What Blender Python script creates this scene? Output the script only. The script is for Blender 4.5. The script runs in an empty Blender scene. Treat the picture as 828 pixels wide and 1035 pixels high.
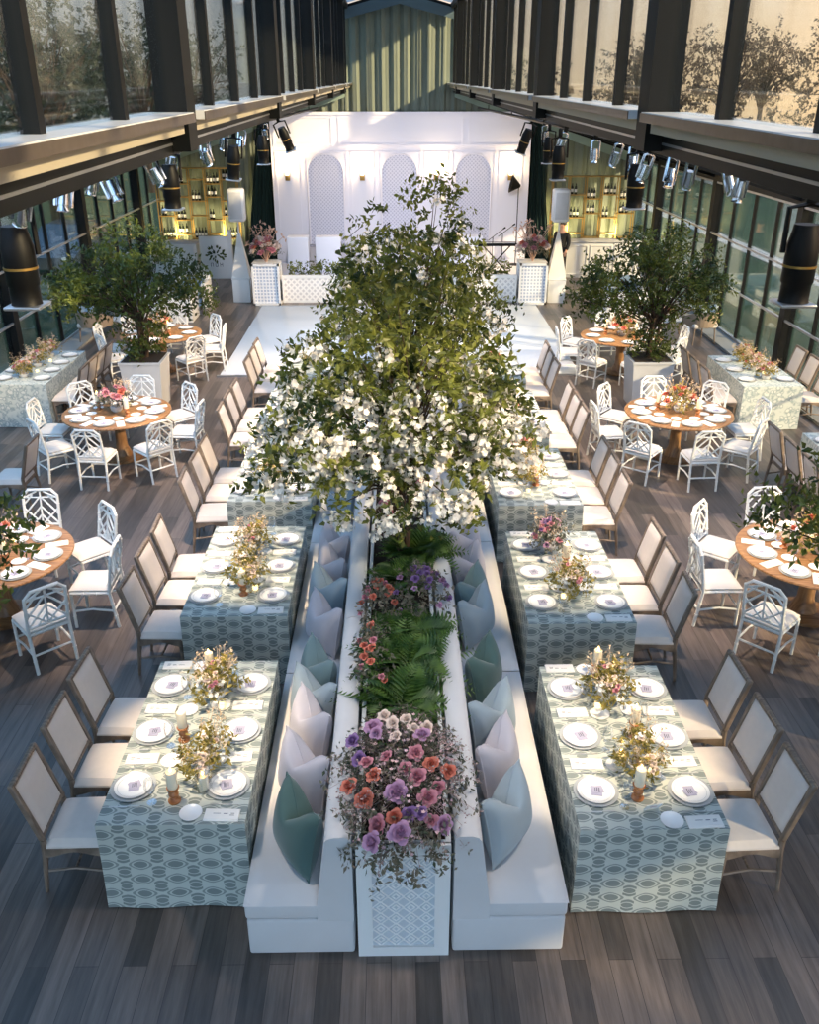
import bpy, bmesh, math, random
from mathutils import Vector, Matrix, Euler
rnd = random.Random(7)
C = bpy.context.scene.collection
R = math.radians
PI = math.pi
sc = bpy.context.scene
USED = {}

# ------------------------------------------------------------------ mesh builder
_rb = {}
def rounded_box_data(sx, sy, sz, b, seg):
    k = (round(sx,4), round(sy,4), round(sz,4), round(b,4), seg)
    if k not in _rb:
        bm = bmesh.new(); bmesh.ops.create_cube(bm, size=1)
        for v in bm.verts: v.co = Vector((v.co.x*sx, v.co.y*sy, v.co.z*sz))
        if b > 0:
            bmesh.ops.bevel(bm, geom=bm.edges[:], offset=min(b, .49*min(sx, sy, sz)), segments=seg, affect='EDGES', profile=.5)
        bm.verts.index_update()
        _rb[k] = ([v.co.copy() for v in bm.verts], [[v.index for v in f.verts] for f in bm.faces]); bm.free()
    return _rb[k]

class M:
    def __init__(s): s.v = []; s.f = []; s.uv = []
    def add(s, vs, fs, uvs=None):
        b = len(s.v); s.v += [tuple(v) for v in vs]; s.f += [tuple(i+b for i in f) for f in fs]
        if uvs: s.uv += uvs
        return s
    def rbox(s, c, size, b=.01, seg=2, rot=None):
        vs, fs = rounded_box_data(*size, b, seg); c = Vector(c)
        m = rot.to_matrix() if isinstance(rot, Euler) else rot
        return s.add([(m @ v if m else v) + c for v in vs], fs)
    def box(s, x0, y0, z0, x1, y1, z1):
        return s.add([(x0,y0,z0),(x1,y0,z0),(x1,y1,z0),(x0,y1,z0),(x0,y0,z1),(x1,y0,z1),(x1,y1,z1),(x0,y1,z1)],
                     [(0,3,2,1),(4,5,6,7),(0,1,5,4),(1,2,6,5),(2,3,7,6),(3,0,4,7)])
    def hexa(s, p):   # 4 bottom + 4 top corners
        return s.add(p, [(0,3,2,1),(4,5,6,7),(0,1,5,4),(1,2,6,5),(2,3,7,6),(3,0,4,7)])
    def tube(s, pts, r, n=8, cap=True):
        pts = [Vector(p) for p in pts]; k = len(pts); rs = r if isinstance(r, (list, tuple)) else [r]*k
        vs = []; up = None
        for i, p in enumerate(pts):
            t = (pts[min(i+1, k-1)] - pts[max(i-1, 0)]).normalized()
            if up is None: up = Vector((0,0,1)) if abs(t.z) < .9 else Vector((1,0,0))
            a = t.cross(up)
            if a.length < 1e-4: a = t.cross(Vector((0,1,0)))
            a.normalize(); b = a.cross(t).normalized(); up = b
            for j in range(n):
                q = 2*PI*j/n; vs.append(p + (a*math.cos(q) + b*math.sin(q))*rs[i])
        fs = [(i*n+j, i*n+(j+1)%n, (i+1)*n+(j+1)%n, (i+1)*n+j) for i in range(k-1) for j in range(n)]
        if cap: fs += [tuple(range(n))[::-1], tuple(range((k-1)*n, k*n))]
        return s.add(vs, fs)
    def lathe(s, prof, c=(0,0,0), n=24, cap=True):
        vs = []; k = len(prof); c = Vector(c)
        for r, z in prof:
            for j in range(n):
                q = 2*PI*j/n; vs.append(c + Vector((r*math.cos(q), r*math.sin(q), z)))
        fs = [(i*n+j, i*n+(j+1)%n, (i+1)*n+(j+1)%n, (i+1)*n+j) for i in range(k-1) for j in range(n)]
        if cap and prof[0][0] > 1e-5: fs.append(tuple(range(n))[::-1])
        if cap and prof[-1][0] > 1e-5: fs.append(tuple(range((k-1)*n, k*n)))
        return s.add(vs, fs)
    def grid(s, nu, nv, fn, closed=False):
        vs = [fn(i/nu, j/nv) for j in range(nv+1) for i in range(nu+1)]; w = nu+1
        return s.add(vs, [(j*w+i, j*w+i+1, (j+1)*w+i+1, (j+1)*w+i) for j in range(nv) for i in range(nu)])
    def leaf(s, p, d, side, L, W, bend=.15):
        p = Vector(p); n = d.cross(side).normalized()
        a = p; t = p + d*L - n*L*bend; m = p + d*L*.45
        return s.add([a, m + side*W*.5 + n*W*.12, t, m - side*W*.5 + n*W*.12], [(0,1,2),(0,2,3)])

def smooth_by_angle(me):
    for p in me.polygons: p.use_smooth = True
    try: me.set_sharp_from_angle(angle=R(40))
    except Exception: pass

def mesh(name, m, mat, smooth=True):
    me = bpy.data.meshes.new(name); me.from_pydata(m.v, [], m.f)
    if m.uv:
        l = me.uv_layers.new(name='UVMap')
        flat = [c for face in m.uv for c in face]
        for i, c in enumerate(flat): l.data[i].uv = c
    me.materials.append(mat)
    if smooth: smooth_by_angle(me)
    me.update(); return me

def obj(name, m, mat, parent=None, smooth=True):
    me = m if isinstance(m, bpy.types.Mesh) else mesh(name, m, mat, smooth)
    o = bpy.data.objects.new(name, me); C.objects.link(o)
    if parent: o.parent = parent
    return o

def tag(o, label, cat, group=None, kind=None):
    o['label'] = label; o['category'] = cat
    if group: o['group'] = group
    if kind: o['kind'] = kind
    USED[label] = USED.get(label, 0) + 1
    return o
def thing(name, label, cat, loc=(0,0,0), rz=0, group=None):
    o = bpy.data.objects.new(name, None); C.objects.link(o); o.empty_display_size = .1
    o.location = loc; o.rotation_euler = (0,0,rz)
    return tag(o, label, cat, group)
def struct(name, m, mat, parent=None, smooth=True):
    o = obj(name, m, mat, parent, smooth)
    if not parent: o['kind'] = 'structure'
    return o
KIDS = {}
def reg(root):
    """remember the part tree of a thing so that copies need no search"""
    def kids(o): return [(c, kids(c)) for c in o.children]
    KIDS[root.name] = kids(root); return root
def dup(root, loc, rz=0, label=None, group=None, scale=None, rot=None):
    r = root.copy(); C.objects.link(r); r.location = loc
    r.rotation_euler = rot if rot else (0,0,rz)
    if scale is not None: r.scale = (scale,)*3 if isinstance(scale, (int, float)) else scale
    if label: r['label'] = label; USED[label] = USED.get(label, 0) + 1
    if group: r['group'] = group
    def rec(ks, par):
        for c, sub in ks:
            d = c.copy(); C.objects.link(d); d.parent = par; rec(sub, d)
    rec(KIDS.get(root.name, []), r)
    return r
class Kind:
    """the first placement uses the built object itself, later ones are copies"""
    def __init__(s, root): s.root = reg(root); s.first = True
    def put(s, loc, rz=0, label=None, group=None, scale=None, rot=None):
        if s.first:
            s.first = False; r = s.root; r.location = loc; r.rotation_euler = rot if rot else (0,0,rz)
            if scale is not None: r.scale = (scale,)*3 if isinstance(scale, (int, float)) else scale
            if label:
                USED[r['label']] = USED.get(r['label'], 1) - 1
                r['label'] = label; USED[label] = USED.get(label, 0) + 1
            if group: r['group'] = group
            return r
        return dup(s.root, loc, rz, label, group, scale, rot)

# ------------------------------------------------------------------ materials
def newmat(name):
    m = bpy.data.materials.new(name); m.use_nodes = True
    nt = m.node_tree; return m, nt, nt.nodes, nt.links, nt.nodes['Principled BSDF']
def srgb(r, g, b):
    f = lambda c: (c/255/12.92) if c/255 <= .04045 else ((c/255+.055)/1.055)**2.4
    return (f(r), f(g), f(b), 1)
def mat(name, col, rough=.5, metal=0, noise=0, nscale=8, emit=0, ecol=None, sheen=0, coord='Object', spec=None, bump=0, bscale=40):
    m, nt, N, L, p = newmat(name)
    c = srgb(*col); p.inputs['Base Color'].default_value = c
    p.inputs['Roughness'].default_value = rough; p.inputs['Metallic'].default_value = metal
    if sheen: p.inputs['Sheen Weight'].default_value = sheen
    if spec is not None: p.inputs['Specular IOR Level'].default_value = spec
    if emit:
        p.inputs['Emission Strength'].default_value = emit
        p.inputs['Emission Color'].default_value = srgb(*(ecol or col))
    if noise or bump:
        tc = N.new('ShaderNodeTexCoord')
    if noise:
        nz = N.new('ShaderNodeTexNoise'); nz.inputs['Scale'].default_value = nscale; nz.inputs['Detail'].default_value = 4
        L.new(tc.outputs[coord], nz.inputs['Vector'])
        mx = N.new('ShaderNodeMix'); mx.data_type = 'RGBA'
        mx.inputs[6].default_value = tuple(min(1, x*(1-noise)) for x in c[:3]) + (1,)
        mx.inputs[7].default_value = tuple(min(1, x*(1+noise)) for x in c[:3]) + (1,)
        L.new(nz.outputs['Fac'], mx.inputs[0]); L.new(mx.outputs[2], p.inputs['Base Color'])
    if bump:
        nb = N.new('ShaderNodeTexNoise'); nb.inputs['Scale'].default_value = bscale
        L.new(tc.outputs[coord], nb.inputs['Vector'])
        bp = N.new('ShaderNodeBump'); bp.inputs['Strength'].default_value = bump; bp.inputs['Distance'].default_value = .02
        L.new(nb.outputs['Fac'], bp.inputs['Height']); L.new(bp.outputs[0], p.inputs['Normal'])
    return m
def leafmat(name, dark, light, nscale=3, trans=.35):
    m, nt, N, L, p = newmat(name)
    tc = N.new('ShaderNodeTexCoord'); nz = N.new('ShaderNodeTexNoise'); nz.inputs['Scale'].default_value = nscale; nz.inputs['Detail'].default_value = 6
    L.new(tc.outputs['Object'], nz.inputs['Vector'])
    cr = N.new('ShaderNodeValToRGB'); cr.color_ramp.elements[0].position = .36; cr.color_ramp.elements[1].position = .68
    cr.color_ramp.elements[0].color = srgb(*dark); cr.color_ramp.elements[1].color = srgb(*light)
    L.new(nz.outputs['Fac'], cr.inputs[0]); L.new(cr.outputs[0], p.inputs['Base Color']); p.inputs['Roughness'].default_value = .45
    t = N.new('ShaderNodeBsdfTranslucent'); L.new(cr.outputs[0], t.inputs['Color'])
    mx = N.new('ShaderNodeMixShader'); mx.inputs[0].default_value = trans
    L.new(p.outputs[0], mx.inputs[1]); L.new(t.outputs[0], mx.inputs[2]); L.new(mx.outputs[0], N['Material Output'].inputs[0])
    return m
def glassmat(name, tint, refl=1.0, rough=.02):
    m, nt, N, L, p = newmat(name); N.remove(p)
    tr = N.new('ShaderNodeBsdfTransparent'); tr.inputs[0].default_value = tint + (1,)
    gl = N.new('ShaderNodeBsdfGlossy'); gl.inputs['Roughness'].default_value = rough; gl.inputs[0].default_value = (.95,.97,1,1)
    lw = N.new('ShaderNodeFresnel'); lw.inputs[0].default_value = 1.45
    mu = N.new('ShaderNodeMath'); mu.operation = 'MULTIPLY'; mu.inputs[1].default_value = refl; L.new(lw.outputs[0], mu.inputs[0])
    mx = N.new('ShaderNodeMixShader'); L.new(mu.outputs[0], mx.inputs[0]); L.new(tr.outputs[0], mx.inputs[1]); L.new(gl.outputs[0], mx.inputs[2])
    L.new(mx.outputs[0], N['Material Output'].inputs[0]); return m

def floor_material():
    m, nt, N, L, p = newmat('plank_floor')
    tc = N.new('ShaderNodeTexCoord'); mp = N.new('ShaderNodeMapping'); mp.inputs['Rotation'].default_value = (0,0,PI/2)
    L.new(tc.outputs['Object'], mp.inputs['Vector'])
    def brick(c1, c2, off):
        b = N.new('ShaderNodeTexBrick'); b.inputs['Scale'].default_value = 1; b.inputs['Brick Width'].default_value = 1.7
        b.inputs['Row Height'].default_value = .16; b.inputs['Mortar Size'].default_value = .0025; b.inputs['Bias'].default_value = off
        b.offset = .37; b.offset_frequency = 2; b.squash = 1
        b.inputs['Color1'].default_value = c1; b.inputs['Color2'].default_value = c2; b.inputs['Mortar'].default_value = srgb(76,66,60)
        L.new(mp.outputs[0], b.inputs['Vector']); return b
    b1 = brick(srgb(78,71,66), srgb(132,117,108), -.05)
    mp2 = N.new('ShaderNodeMapping'); mp2.inputs['Scale'].default_value = (14, .9, 1); L.new(tc.outputs['Object'], mp2.inputs['Vector'])
    nz = N.new('ShaderNodeTexNoise'); nz.inputs['Scale'].default_value = 1.6; nz.inputs['Detail'].default_value = 7; nz.inputs['Roughness'].default_value = .65
    L.new(mp2.outputs[0], nz.inputs['Vector'])
    cr = N.new('ShaderNodeValToRGB'); cr.color_ramp.elements[0].position = .3; cr.color_ramp.elements[1].position = .7
    cr.color_ramp.elements[0].color = (.55,.53,.52,1); cr.color_ramp.elements[1].color = (1.25,1.25,1.25,1)
    L.new(nz.outputs['Fac'], cr.inputs[0])
    mx = N.new('ShaderNodeMix'); mx.data_type = 'RGBA'; mx.blend_type = 'MULTIPLY'; mx.inputs[0].default_value = .9
    L.new(b1.outputs['Color'], mx.inputs[6]); L.new(cr.outputs[0], mx.inputs[7]); L.new(mx.outputs[2], p.inputs['Base Color'])
    p.inputs['Roughness'].default_value = .34
    bp = N.new('ShaderNodeBump'); bp.inputs['Strength'].default_value = .15; bp.inputs['Distance'].default_value = .01
    L.new(nz.outputs['Fac'], bp.inputs['Height']); L.new(bp.outputs[0], p.inputs['Normal'])
    return m

def ogee_material(name, dark, light, a=.235, b=.135):
    m, nt, N, L, p = newmat(name)
    uv = N.new('ShaderNodeUVMap'); uv.uv_map = 'UVMap'; sp = N.new('ShaderNodeSeparateXYZ'); L.new(uv.outputs[0], sp.inputs[0])
    def math_(op, x, y=None):
        n = N.new('ShaderNodeMath'); n.operation = op
        for i, q in enumerate((x, y)):
            if q is None: continue
            if isinstance(q, (int, float)): n.inputs[i].default_value = q
            else: L.new(q, n.inputs[i])
        return n.outputs[0]
    nz = N.new('ShaderNodeTexNoise'); nz.inputs['Scale'].default_value = 9; L.new(uv.outputs[0], nz.inputs['Vector'])
    wob = math_('MULTIPLY', math_('SUBTRACT', nz.outputs['Fac'], .5), .9)
    cu = math_('COSINE', math_('ADD', math_('MULTIPLY', sp.outputs['X'], 2*PI/a), wob)); cv = math_('COSINE', math_('MULTIPLY', sp.outputs['Y'], 2*PI/b))
    s_ = math_('ADD', cu, cv)
    band = lambda lo, hi: math_('MULTIPLY', math_('GREATER_THAN', s_, lo), math_('LESS_THAN', s_, hi))
    eye = math_('GREATER_THAN', s_, 1.2)
    ringd = math_('MULTIPLY', band(.36, .82), .85)                                        # the thread round each eye
    star = math_('LESS_THAN', s_, -1.45)
    halves = math_('MULTIPLY', band(-1.15, -.2), math_('LESS_THAN', cu, -.38))           # the paired half ovals between the eyes
    fac = math_('MAXIMUM', math_('MAXIMUM', eye, ringd), math_('MAXIMUM', star, halves))
    mx = N.new('ShaderNodeMix'); mx.data_type = 'RGBA'; mx.inputs[6].default_value = srgb(*light); mx.inputs[7].default_value = srgb(*dark)
    L.new(fac, mx.inputs[0]); L.new(mx.outputs[2], p.inputs['Base Color']); p.inputs['Roughness'].default_value = .7
    return m
def floral_material(name):
    m, nt, N, L, p = newmat(name)
    uv = N.new('ShaderNodeUVMap'); uv.uv_map = 'UVMap'
    v = N.new('ShaderNodeTexVoronoi'); v.inputs['Scale'].default_value = 15; v.feature = 'SMOOTH_F1'; L.new(uv.outputs[0], v.inputs['Vector'])
    nz = N.new('ShaderNodeTexNoise'); nz.inputs['Scale'].default_value = 26; nz.inputs['Detail'].default_value = 3; L.new(uv.outputs[0], nz.inputs['Vector'])
    ad = N.new('ShaderNodeMath'); ad.operation = 'MULTIPLY_ADD'; ad.inputs[1].default_value = .55; L.new(nz.outputs['Fac'], ad.inputs[0]); L.new(v.outputs['Distance'], ad.inputs[2])
    cr = N.new('ShaderNodeValToRGB'); e = cr.color_ramp.elements
    e[0].position = .5; e[0].color = srgb(208,212,210); e[1].position = .62; e[1].color = srgb(142,160,166)
    q = e.new(.8); q.color = srgb(196,204,202)
    L.new(ad.outputs[0], cr.inputs[0]); L.new(cr.outputs[0], p.inputs['Base Color']); p.inputs['Roughness'].default_value = .7
    return m
def lattice_material(name, line, hole, cell, lw, diag=False):
    """white lattice over a tinted panel, built on UVs in metres"""
    m, nt, N, L, p = newmat(name)
    uv = N.new('ShaderNodeUVMap'); uv.uv_map = 'UVMap'; sp = N.new('ShaderNodeSeparateXYZ')
    src = uv.outputs[0]
    if diag:
        mp = N.new('ShaderNodeMapping'); mp.inputs['Rotation'].default_value = (0,0,PI/4); L.new(src, mp.inputs[0]); src = mp.outputs[0]
    L.new(src, sp.inputs[0])
    outs = []
    for ax in ('X', 'Y'):
        a = N.new('ShaderNodeMath'); a.operation = 'PINGPONG'; a.inputs[1].default_value = cell/2; L.new(sp.outputs[ax], a.inputs[0])
        g = N.new('ShaderNodeMath'); g.operation = 'LESS_THAN'; g.inputs[1].default_value = lw/2; L.new(a.outputs[0], g.inputs[0]); outs.append(g.outputs[0])
    mxm = N.new('ShaderNodeMath'); mxm.operation = 'MAXIMUM'; L.new(outs[0], mxm.inputs[0]); L.new(outs[1], mxm.inputs[1])
    mx = N.new('ShaderNodeMix'); mx.data_type = 'RGBA'; mx.inputs[6].default_value = srgb(*hole); mx.inputs[7].default_value = srgb(*line)
    L.new(mxm.outputs[0], mx.inputs[0]); L.new(mx.outputs[2], p.inputs['Base Color']); p.inputs['Roughness'].default_value = .5
    bp = N.new('ShaderNodeBump'); bp.inputs['Strength'].default_value = .4; bp.inputs['Distance'].default_value = .01
    L.new(mxm.outputs[0], bp.inputs['Height']); L.new(bp.outputs[0], p.inputs['Normal'])
    return m
def woodmat(name, c1, c2, scale=(3,3,30), rough=.5):
    m, nt, N, L, p = newmat(name)
    tc = N.new('ShaderNodeTexCoord'); mp = N.new('ShaderNodeMapping'); mp.inputs['Scale'].default_value = scale; L.new(tc.outputs['Object'], mp.inputs[0])
    nz = N.new('ShaderNodeTexNoise'); nz.inputs['Scale'].default_value = 2; nz.inputs['Detail'].default_value = 5; L.new(mp.outputs[0], nz.inputs[0])
    cr = N.new('ShaderNodeValToRGB'); cr.color_ramp.elements[0].color = srgb(*c1); cr.color_ramp.elements[1].color = srgb(*c2)
    cr.color_ramp.elements[0].position = .35; cr.color_ramp.elements[1].position = .65
    L.new(nz.outputs['Fac'], cr.inputs[0]); L.new(cr.outputs[0], p.inputs['Base Color']); p.inputs['Roughness'].default_value = rough
    return m

MT = dict(
    floor=floor_material(),
    cloth=ogee_material('ogee_cloth', (128,137,134), (190,195,187)),
    floral=floral_material('floral_cloth'),
    cream=mat('cream_linen', (218,207,199), .8, noise=.06, nscale=20, sheen=.2),
    velvet=mat('pale_velvet', (208,206,206), .85, noise=.07, nscale=3, sheen=.3, bump=.25, bscale=5),
    chairwood=woodmat('weathered_wood', (106,92,80), (146,128,112), (4,30,4)),
    white=mat('white_paint', (232,232,230), .4),
    bamboo=mat('white_bamboo', (236,236,232), .35, noise=.04, nscale=10),
    cushionw=mat('white_cushion', (216,210,203), .85, noise=.05),
    rwood=woodmat('oak_top', (118,84,54), (166,126,86), (2,22,2), .35),
    black=mat('black_steel', (11,12,12), .5, spec=.25),
    blackp=mat('black_plastic', (10,10,11), .5, spec=.25),
    chrome=mat('chrome', (205,208,212), .18, 1),
    alu=mat('aluminium', (190,192,195), .35, .9, noise=.1),
    porcelain=mat('porcelain', (243,243,242), .18),
    greyrim=mat('grey_glaze', (176,180,182), .2),
    lavender=mat('lavender_card', (172,170,192), .7),
    card=mat('white_card', (240,236,228), .7),
    ink=mat('grey_ink', (86,88,104), .7),
    linen=mat('white_napkin', (236,232,226), .85, noise=.04, nscale=30),
    steel=mat('cutlery_steel', (205,203,198), .35, .55),
    wax=mat('ivory_wax', (240,228,200), .5),
    flame=mat('candle_flame', (255,205,120), .5, emit=14),
    amber=woodmat('turned_wood', (150,88,44), (186,122,70), (6,6,20), .4),
    glass=glassmat('clear_glass', (.985,.99,.99), .45),
    pane=glassmat('window_pane', (.88,.92,.92), .55, .05),
    roofglass=glassmat('roof_pane', (.93,.95,.96), .6, .1),
    stem=mat('plant_stem', (74,66,44), .7),
    bark=mat('bark', (72,56,42), .85, noise=.3, nscale=14, bump=.5, bscale=30),
    leafA=leafmat('tree_leaf', (36,58,28), (156,160,70), 2.6),
    leafB=leafmat('ficus_leaf', (36,56,28), (112,122,48), 1.8),
    leafC=leafmat('table_leaf', (104,100,46), (204,182,98), 16),
    fern=leafmat('fern_leaf', (46,80,36), (102,134,58), 6),
    dusty=leafmat('dusty_leaf', (74,86,66), (150,138,122), 12),
    petalw=mat('white_petal', (242,236,226), .6, noise=.05),
    petalc=mat('cream_petal', (234,212,198), .6, noise=.08),
    petalp=mat('pink_petal', (196,128,140), .6, noise=.12, nscale=20),
    petall=mat('lilac_petal', (184,140,172), .6, noise=.12, nscale=20),
    petalo=mat('peach_petal', (206,116,94), .6, noise=.12, nscale=20),
    petalv=mat('violet_petal', (136,102,154), .6, noise=.15, nscale=20),
    greenp=mat('green_velvet', (64,92,88), .75, noise=.12, nscale=6, sheen=.3),
    tealp=mat('teal_velvet', (100,124,128), .75, noise=.1, nscale=6, sheen=.3),
    bluep=mat('blue_linen', (150,164,172), .85, noise=.08, nscale=6, sheen=.2),
    greyp=mat('lilac_grey_linen', (190,184,190), .85, noise=.08, nscale=6, sheen=.2),
    curtain=mat('sage_curtain', (128,136,122), .9, noise=.1, nscale=2),
    curtaind=mat('dark_green_drape', (22,48,42), .9),
    stagew=mat('stage_white', (236,234,240), .55),
    gold=mat('brass', (186,148,84), .35, .8),
    stonep=mat('stone_pot', (206,206,206), .6, noise=.05),
    grass=mat('lawn', (46,72,44), .95, noise=.35, nscale=.6, coord='Object'),
    paving=mat('pale_paving', (186,182,174), .9, noise=.08, nscale=2),
    blue=mat('blue_velvet', (120,146,172), .8, noise=.08, sheen=.3),
    sill=mat('sheet_sill', (228,230,234), .3, noise=.05, nscale=9),
    fascia=mat('foil_fascia', (132,118,106), .3, .7, noise=.3, nscale=14),
    dance=mat('dance_floor_gloss', (222,226,230), .25, noise=.06, nscale=1.2),
    suit=mat('black_suit', (18,18,20), .8),
    skin=mat('skin', (196,150,124), .55),
    hair=mat('dark_hair', (30,24,20), .6),
    bottle=mat('dark_bottle_glass', (26,34,26), .12),
    terracotta=mat('orange_bloom', (226,150,96), .7, noise=.15),
    bulb=mat('warm_lens', (255,214,150), .3, emit=9),
    fabricroof=None,
)
def fabric_roof():
    m, nt, N, L, p = newmat('translucent_roof'); p.inputs['Base Color'].default_value = (.7,.72,.75,1)
    t = N.new('ShaderNodeBsdfTranslucent'); t.inputs[0].default_value = (.44,.50,.56,1)
    mx = N.new('ShaderNodeMixShader'); mx.inputs[0].default_value = .8
    L.new(p.outputs[0], mx.inputs[1]); L.new(t.outputs[0], mx.inputs[2]); L.new(mx.outputs[0], N['Material Output'].inputs[0]); return m
MT['fabricroof'] = fabric_roof()
# ------------------------------------------------------------------ setting
XW = 7.65; Y0, Y1 = -3.0, 30.0
struct('floor', M().box(-XW, Y0, -.12, XW, Y1, 0), MT['floor'])
def zs(y): return 5.04 + .013*(y-4)          # height of the clerestory sill
LX = (-1.55, 1.65); EAVE = 7.3; RIDGE = 7.85; CX = .05
# outdoor ground and path
struct('ground', M().box(-120, -90, -.3, 120, 140, -.13), MT['grass'])
pth = M()
for (x0, x1) in ((11.3, 12.1),): pth.grid(1, 24, lambda u, v: (x0+(x1-x0)*u + 1.2*math.sin(v*3), -10+70*v, -.11))
struct('path', pth, MT['paving'])
struct('driveway', M().box(24, -20, -.125, 31, 90, -.115), MT['paving'])
# side walls of the hall: glass bays between black columns, silver rails
cols = [-2.5, 2.5, 7.5, 12.5, 17.5, 22.5, 27.5]
nwin = 0
for sgn, side in ((-1, 'left'), (1, 'right')):
    x = sgn*XW
    struct('trim_1' if sgn < 0 else 'trim_2', M().box(min(x-sgn*.55, x), Y0, .0, max(x-sgn*.55, x), Y1, .05), mat('concrete_kerb_'+side, (150,152,150), .7, noise=.1, nscale=3))
    for y in cols:
        struct('column', M().box(x-.11, y-.12, 0, x+.11, y+.12, 3.35), MT['black'], smooth=False)
    for a, b in zip(cols, cols[1:] + [30.0]):
        nwin += 1
        w = struct('window_%d' % nwin, M().box(x+sgn*.02-.006, a+.12, .05, x+sgn*.02+.006, b-.12, 3.2), MT['pane'])
        fr = M()
        k = 4 if b-a > 4 else 2
        for i in range(1, k):
            yy = a+(b-a)*i/k; fr.box(x-.03, yy-.03, .05, x+.03, yy+.03, 3.2)
        obj('window_frame', fr, MT['black'], w, False)
        rl = M()
        for z in (.07, 1.07, 2.06, 3.2): rl.box(x-sgn*.075-.02, a+.12, z-.02, x-sgn*.075+.02, b-.12, z+.02)
        obj('window_rail', rl, MT['alu'], w, False)
    struct('beam', M().box(x-.16, Y0, 3.24, x+.16, Y1, 3.46), MT['black'], smooth=False)
    # side roof between black rafters: middle sheets made clear to let daylight in
    xi = LX[0]-.2 if sgn < 0 else LX[1]+.2
    YR = 4.4; YF = 20.0     # solid covers beyond these limits, added to shade hall front and stage wall
    struct('roof', M().hexa([(xi,YF,zs(YF)-.1),(x,YF,3.46),(x,Y1,3.46),(xi,Y1,zs(Y1)-.1),(xi,YF,zs(YF)-.06),(x,YF,3.5),(x,Y1,3.5),(xi,Y1,zs(Y1)-.06)]), mat('stage_shade_roof_'+side, (120,126,126), .8), smooth=False)
    struct('roof', M().hexa([(xi,Y0,zs(0)-.1),(x,Y0,3.46),(x,YR,3.46),(xi,YR,zs(YR)-.1),(xi,Y0,zs(0)-.06),(x,Y0,3.5),(x,YR,3.5),(xi,YR,zs(YR)-.06)]), mat('front_shade_roof_'+side, (70,74,78), .8), smooth=False)
    def roof(u, v): return (xi+(x-xi)*u, YR+(YF-YR)*v, (zs(YR+(YF-YR)*v)-.1)*(1-u)+3.46*u)
    struct('roof', M().grid(1, 6, roof), MT['roofglass'])
    for y in cols:
        z1 = zs(y)-.15
        struct('beam', M().hexa([(xi,y-.07,z1-.16),(x,y-.07,3.26),(x,y+.07,3.26),(xi,y+.07,z1-.16),(xi,y-.07,z1),(x,y-.07,3.44),(x,y+.07,3.44),(xi,y+.07,z1)]), MT['black'], smooth=False)
    # clerestory: sill, fascia, cream strip, black beam, posts, panes
    xs = LX[0] if sgn < 0 else LX[1]
    def bar(xa, xb, ya, yb, da, db):
        xa, xb = sorted((xa, xb))
        return M().hexa([(xa,ya,zs(ya)+da),(xb,ya,zs(ya)+da),(xb,yb,zs(yb)+da),(xa,yb,zs(yb)+da),(xa,ya,zs(ya)+db),(xb,ya,zs(ya)+db),(xb,yb,zs(yb)+db),(xa,yb,zs(yb)+db)])
    posts = [-3.6, 1.4, 6.4, 11.4, 16.4, 21.4, 26.4, 30.0]
    for a, b in zip(posts, posts[1:]):
        top = bar(xs-sgn*.17, xs+sgn*.12, a+.17, b-.17, -.055, 0)
        si_ = struct('sill', top, MT['sill'], smooth=False)
        obj('sill_fascia', bar(xs-sgn*.178, xs-sgn*.1705, a+.17, b-.17, -.058, -.006), MT['fascia'], si_, False)
        struct('trim_3' if sgn < 0 else 'trim_4', bar(xs-sgn*.10, xs+sgn*.1, a+.17, b-.17, -.125, -.056), mat('cream_strip', (176,166,146), .6), smooth=False)
        nwin += 1
        w = struct('window_%d' % nwin, M().hexa([(xs-.006,a,zs(a)),(xs+.006,a,zs(a)),(xs+.006,b,zs(b)),(xs-.006,b,zs(b)),(xs-.006,a,EAVE),(xs+.006,a,EAVE),(xs+.006,b,EAVE),(xs-.006,b,EAVE)]), MT['pane'])
        fr = M()
        n = 4
        for i in range(1, n):
            yy = a+(b-a)*i/n; fr.box(xs-.04, yy-.035, zs(yy)-.01, xs+.04, yy+.035, EAVE)
        obj('window_frame', fr, MT['black'], w, False)
    struct('beam', bar(xs+sgn*.0, xs+sgn*.32, Y0-.6, 30, -.26, -.1), MT['black'], smooth=False)
    struct('trim_5' if sgn < 0 else 'trim_6', bar(xs-sgn*.005, xs+sgn*.01, Y0-.6, 30, -.20, -.185), MT['alu'], smooth=False)
    for y in posts:
        p_ = M().box(min(xs-sgn*.12, xs+sgn*.08), y-.13, zs(y)-.24, max(xs-sgn*.12, xs+sgn*.08), y+.13, EAVE)
        struct('column', p_, MT['black'], smooth=False)
    struct('beam', M().box(xs-.1, Y0-.6, EAVE, xs+.1, 30, EAVE+.16), MT['black'], smooth=False)
    xo = xs+sgn*.25
    struct('roof', M().hexa([(xo,Y0,EAVE+.12),(CX,Y0,RIDGE),(CX,30,RIDGE),(xo,30,EAVE+.12),(xo,Y0,EAVE+.15),(CX,Y0,RIDGE+.03),(CX,30,RIDGE+.03),(xo,30,EAVE+.15)]), MT['fabricroof'], smooth=False)
for y in [1.4, 6.4, 11.4, 16.4, 21.4, 26.4, 29.8]:
    for sgn, xs in ((-1, LX[0]), (1, LX[1])):
        struct('beam', M().hexa([(xs,y-.08,EAVE-.02),(CX,y-.08,RIDGE-.14),(CX,y+.08,RIDGE-.14),(xs,y+.08,EAVE-.02),(xs,y-.08,EAVE+.11),(CX,y-.08,RIDGE-.01),(CX,y+.08,RIDGE-.01),(xs,y+.08,EAVE+.11)]), MT['black'], smooth=False)
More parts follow.
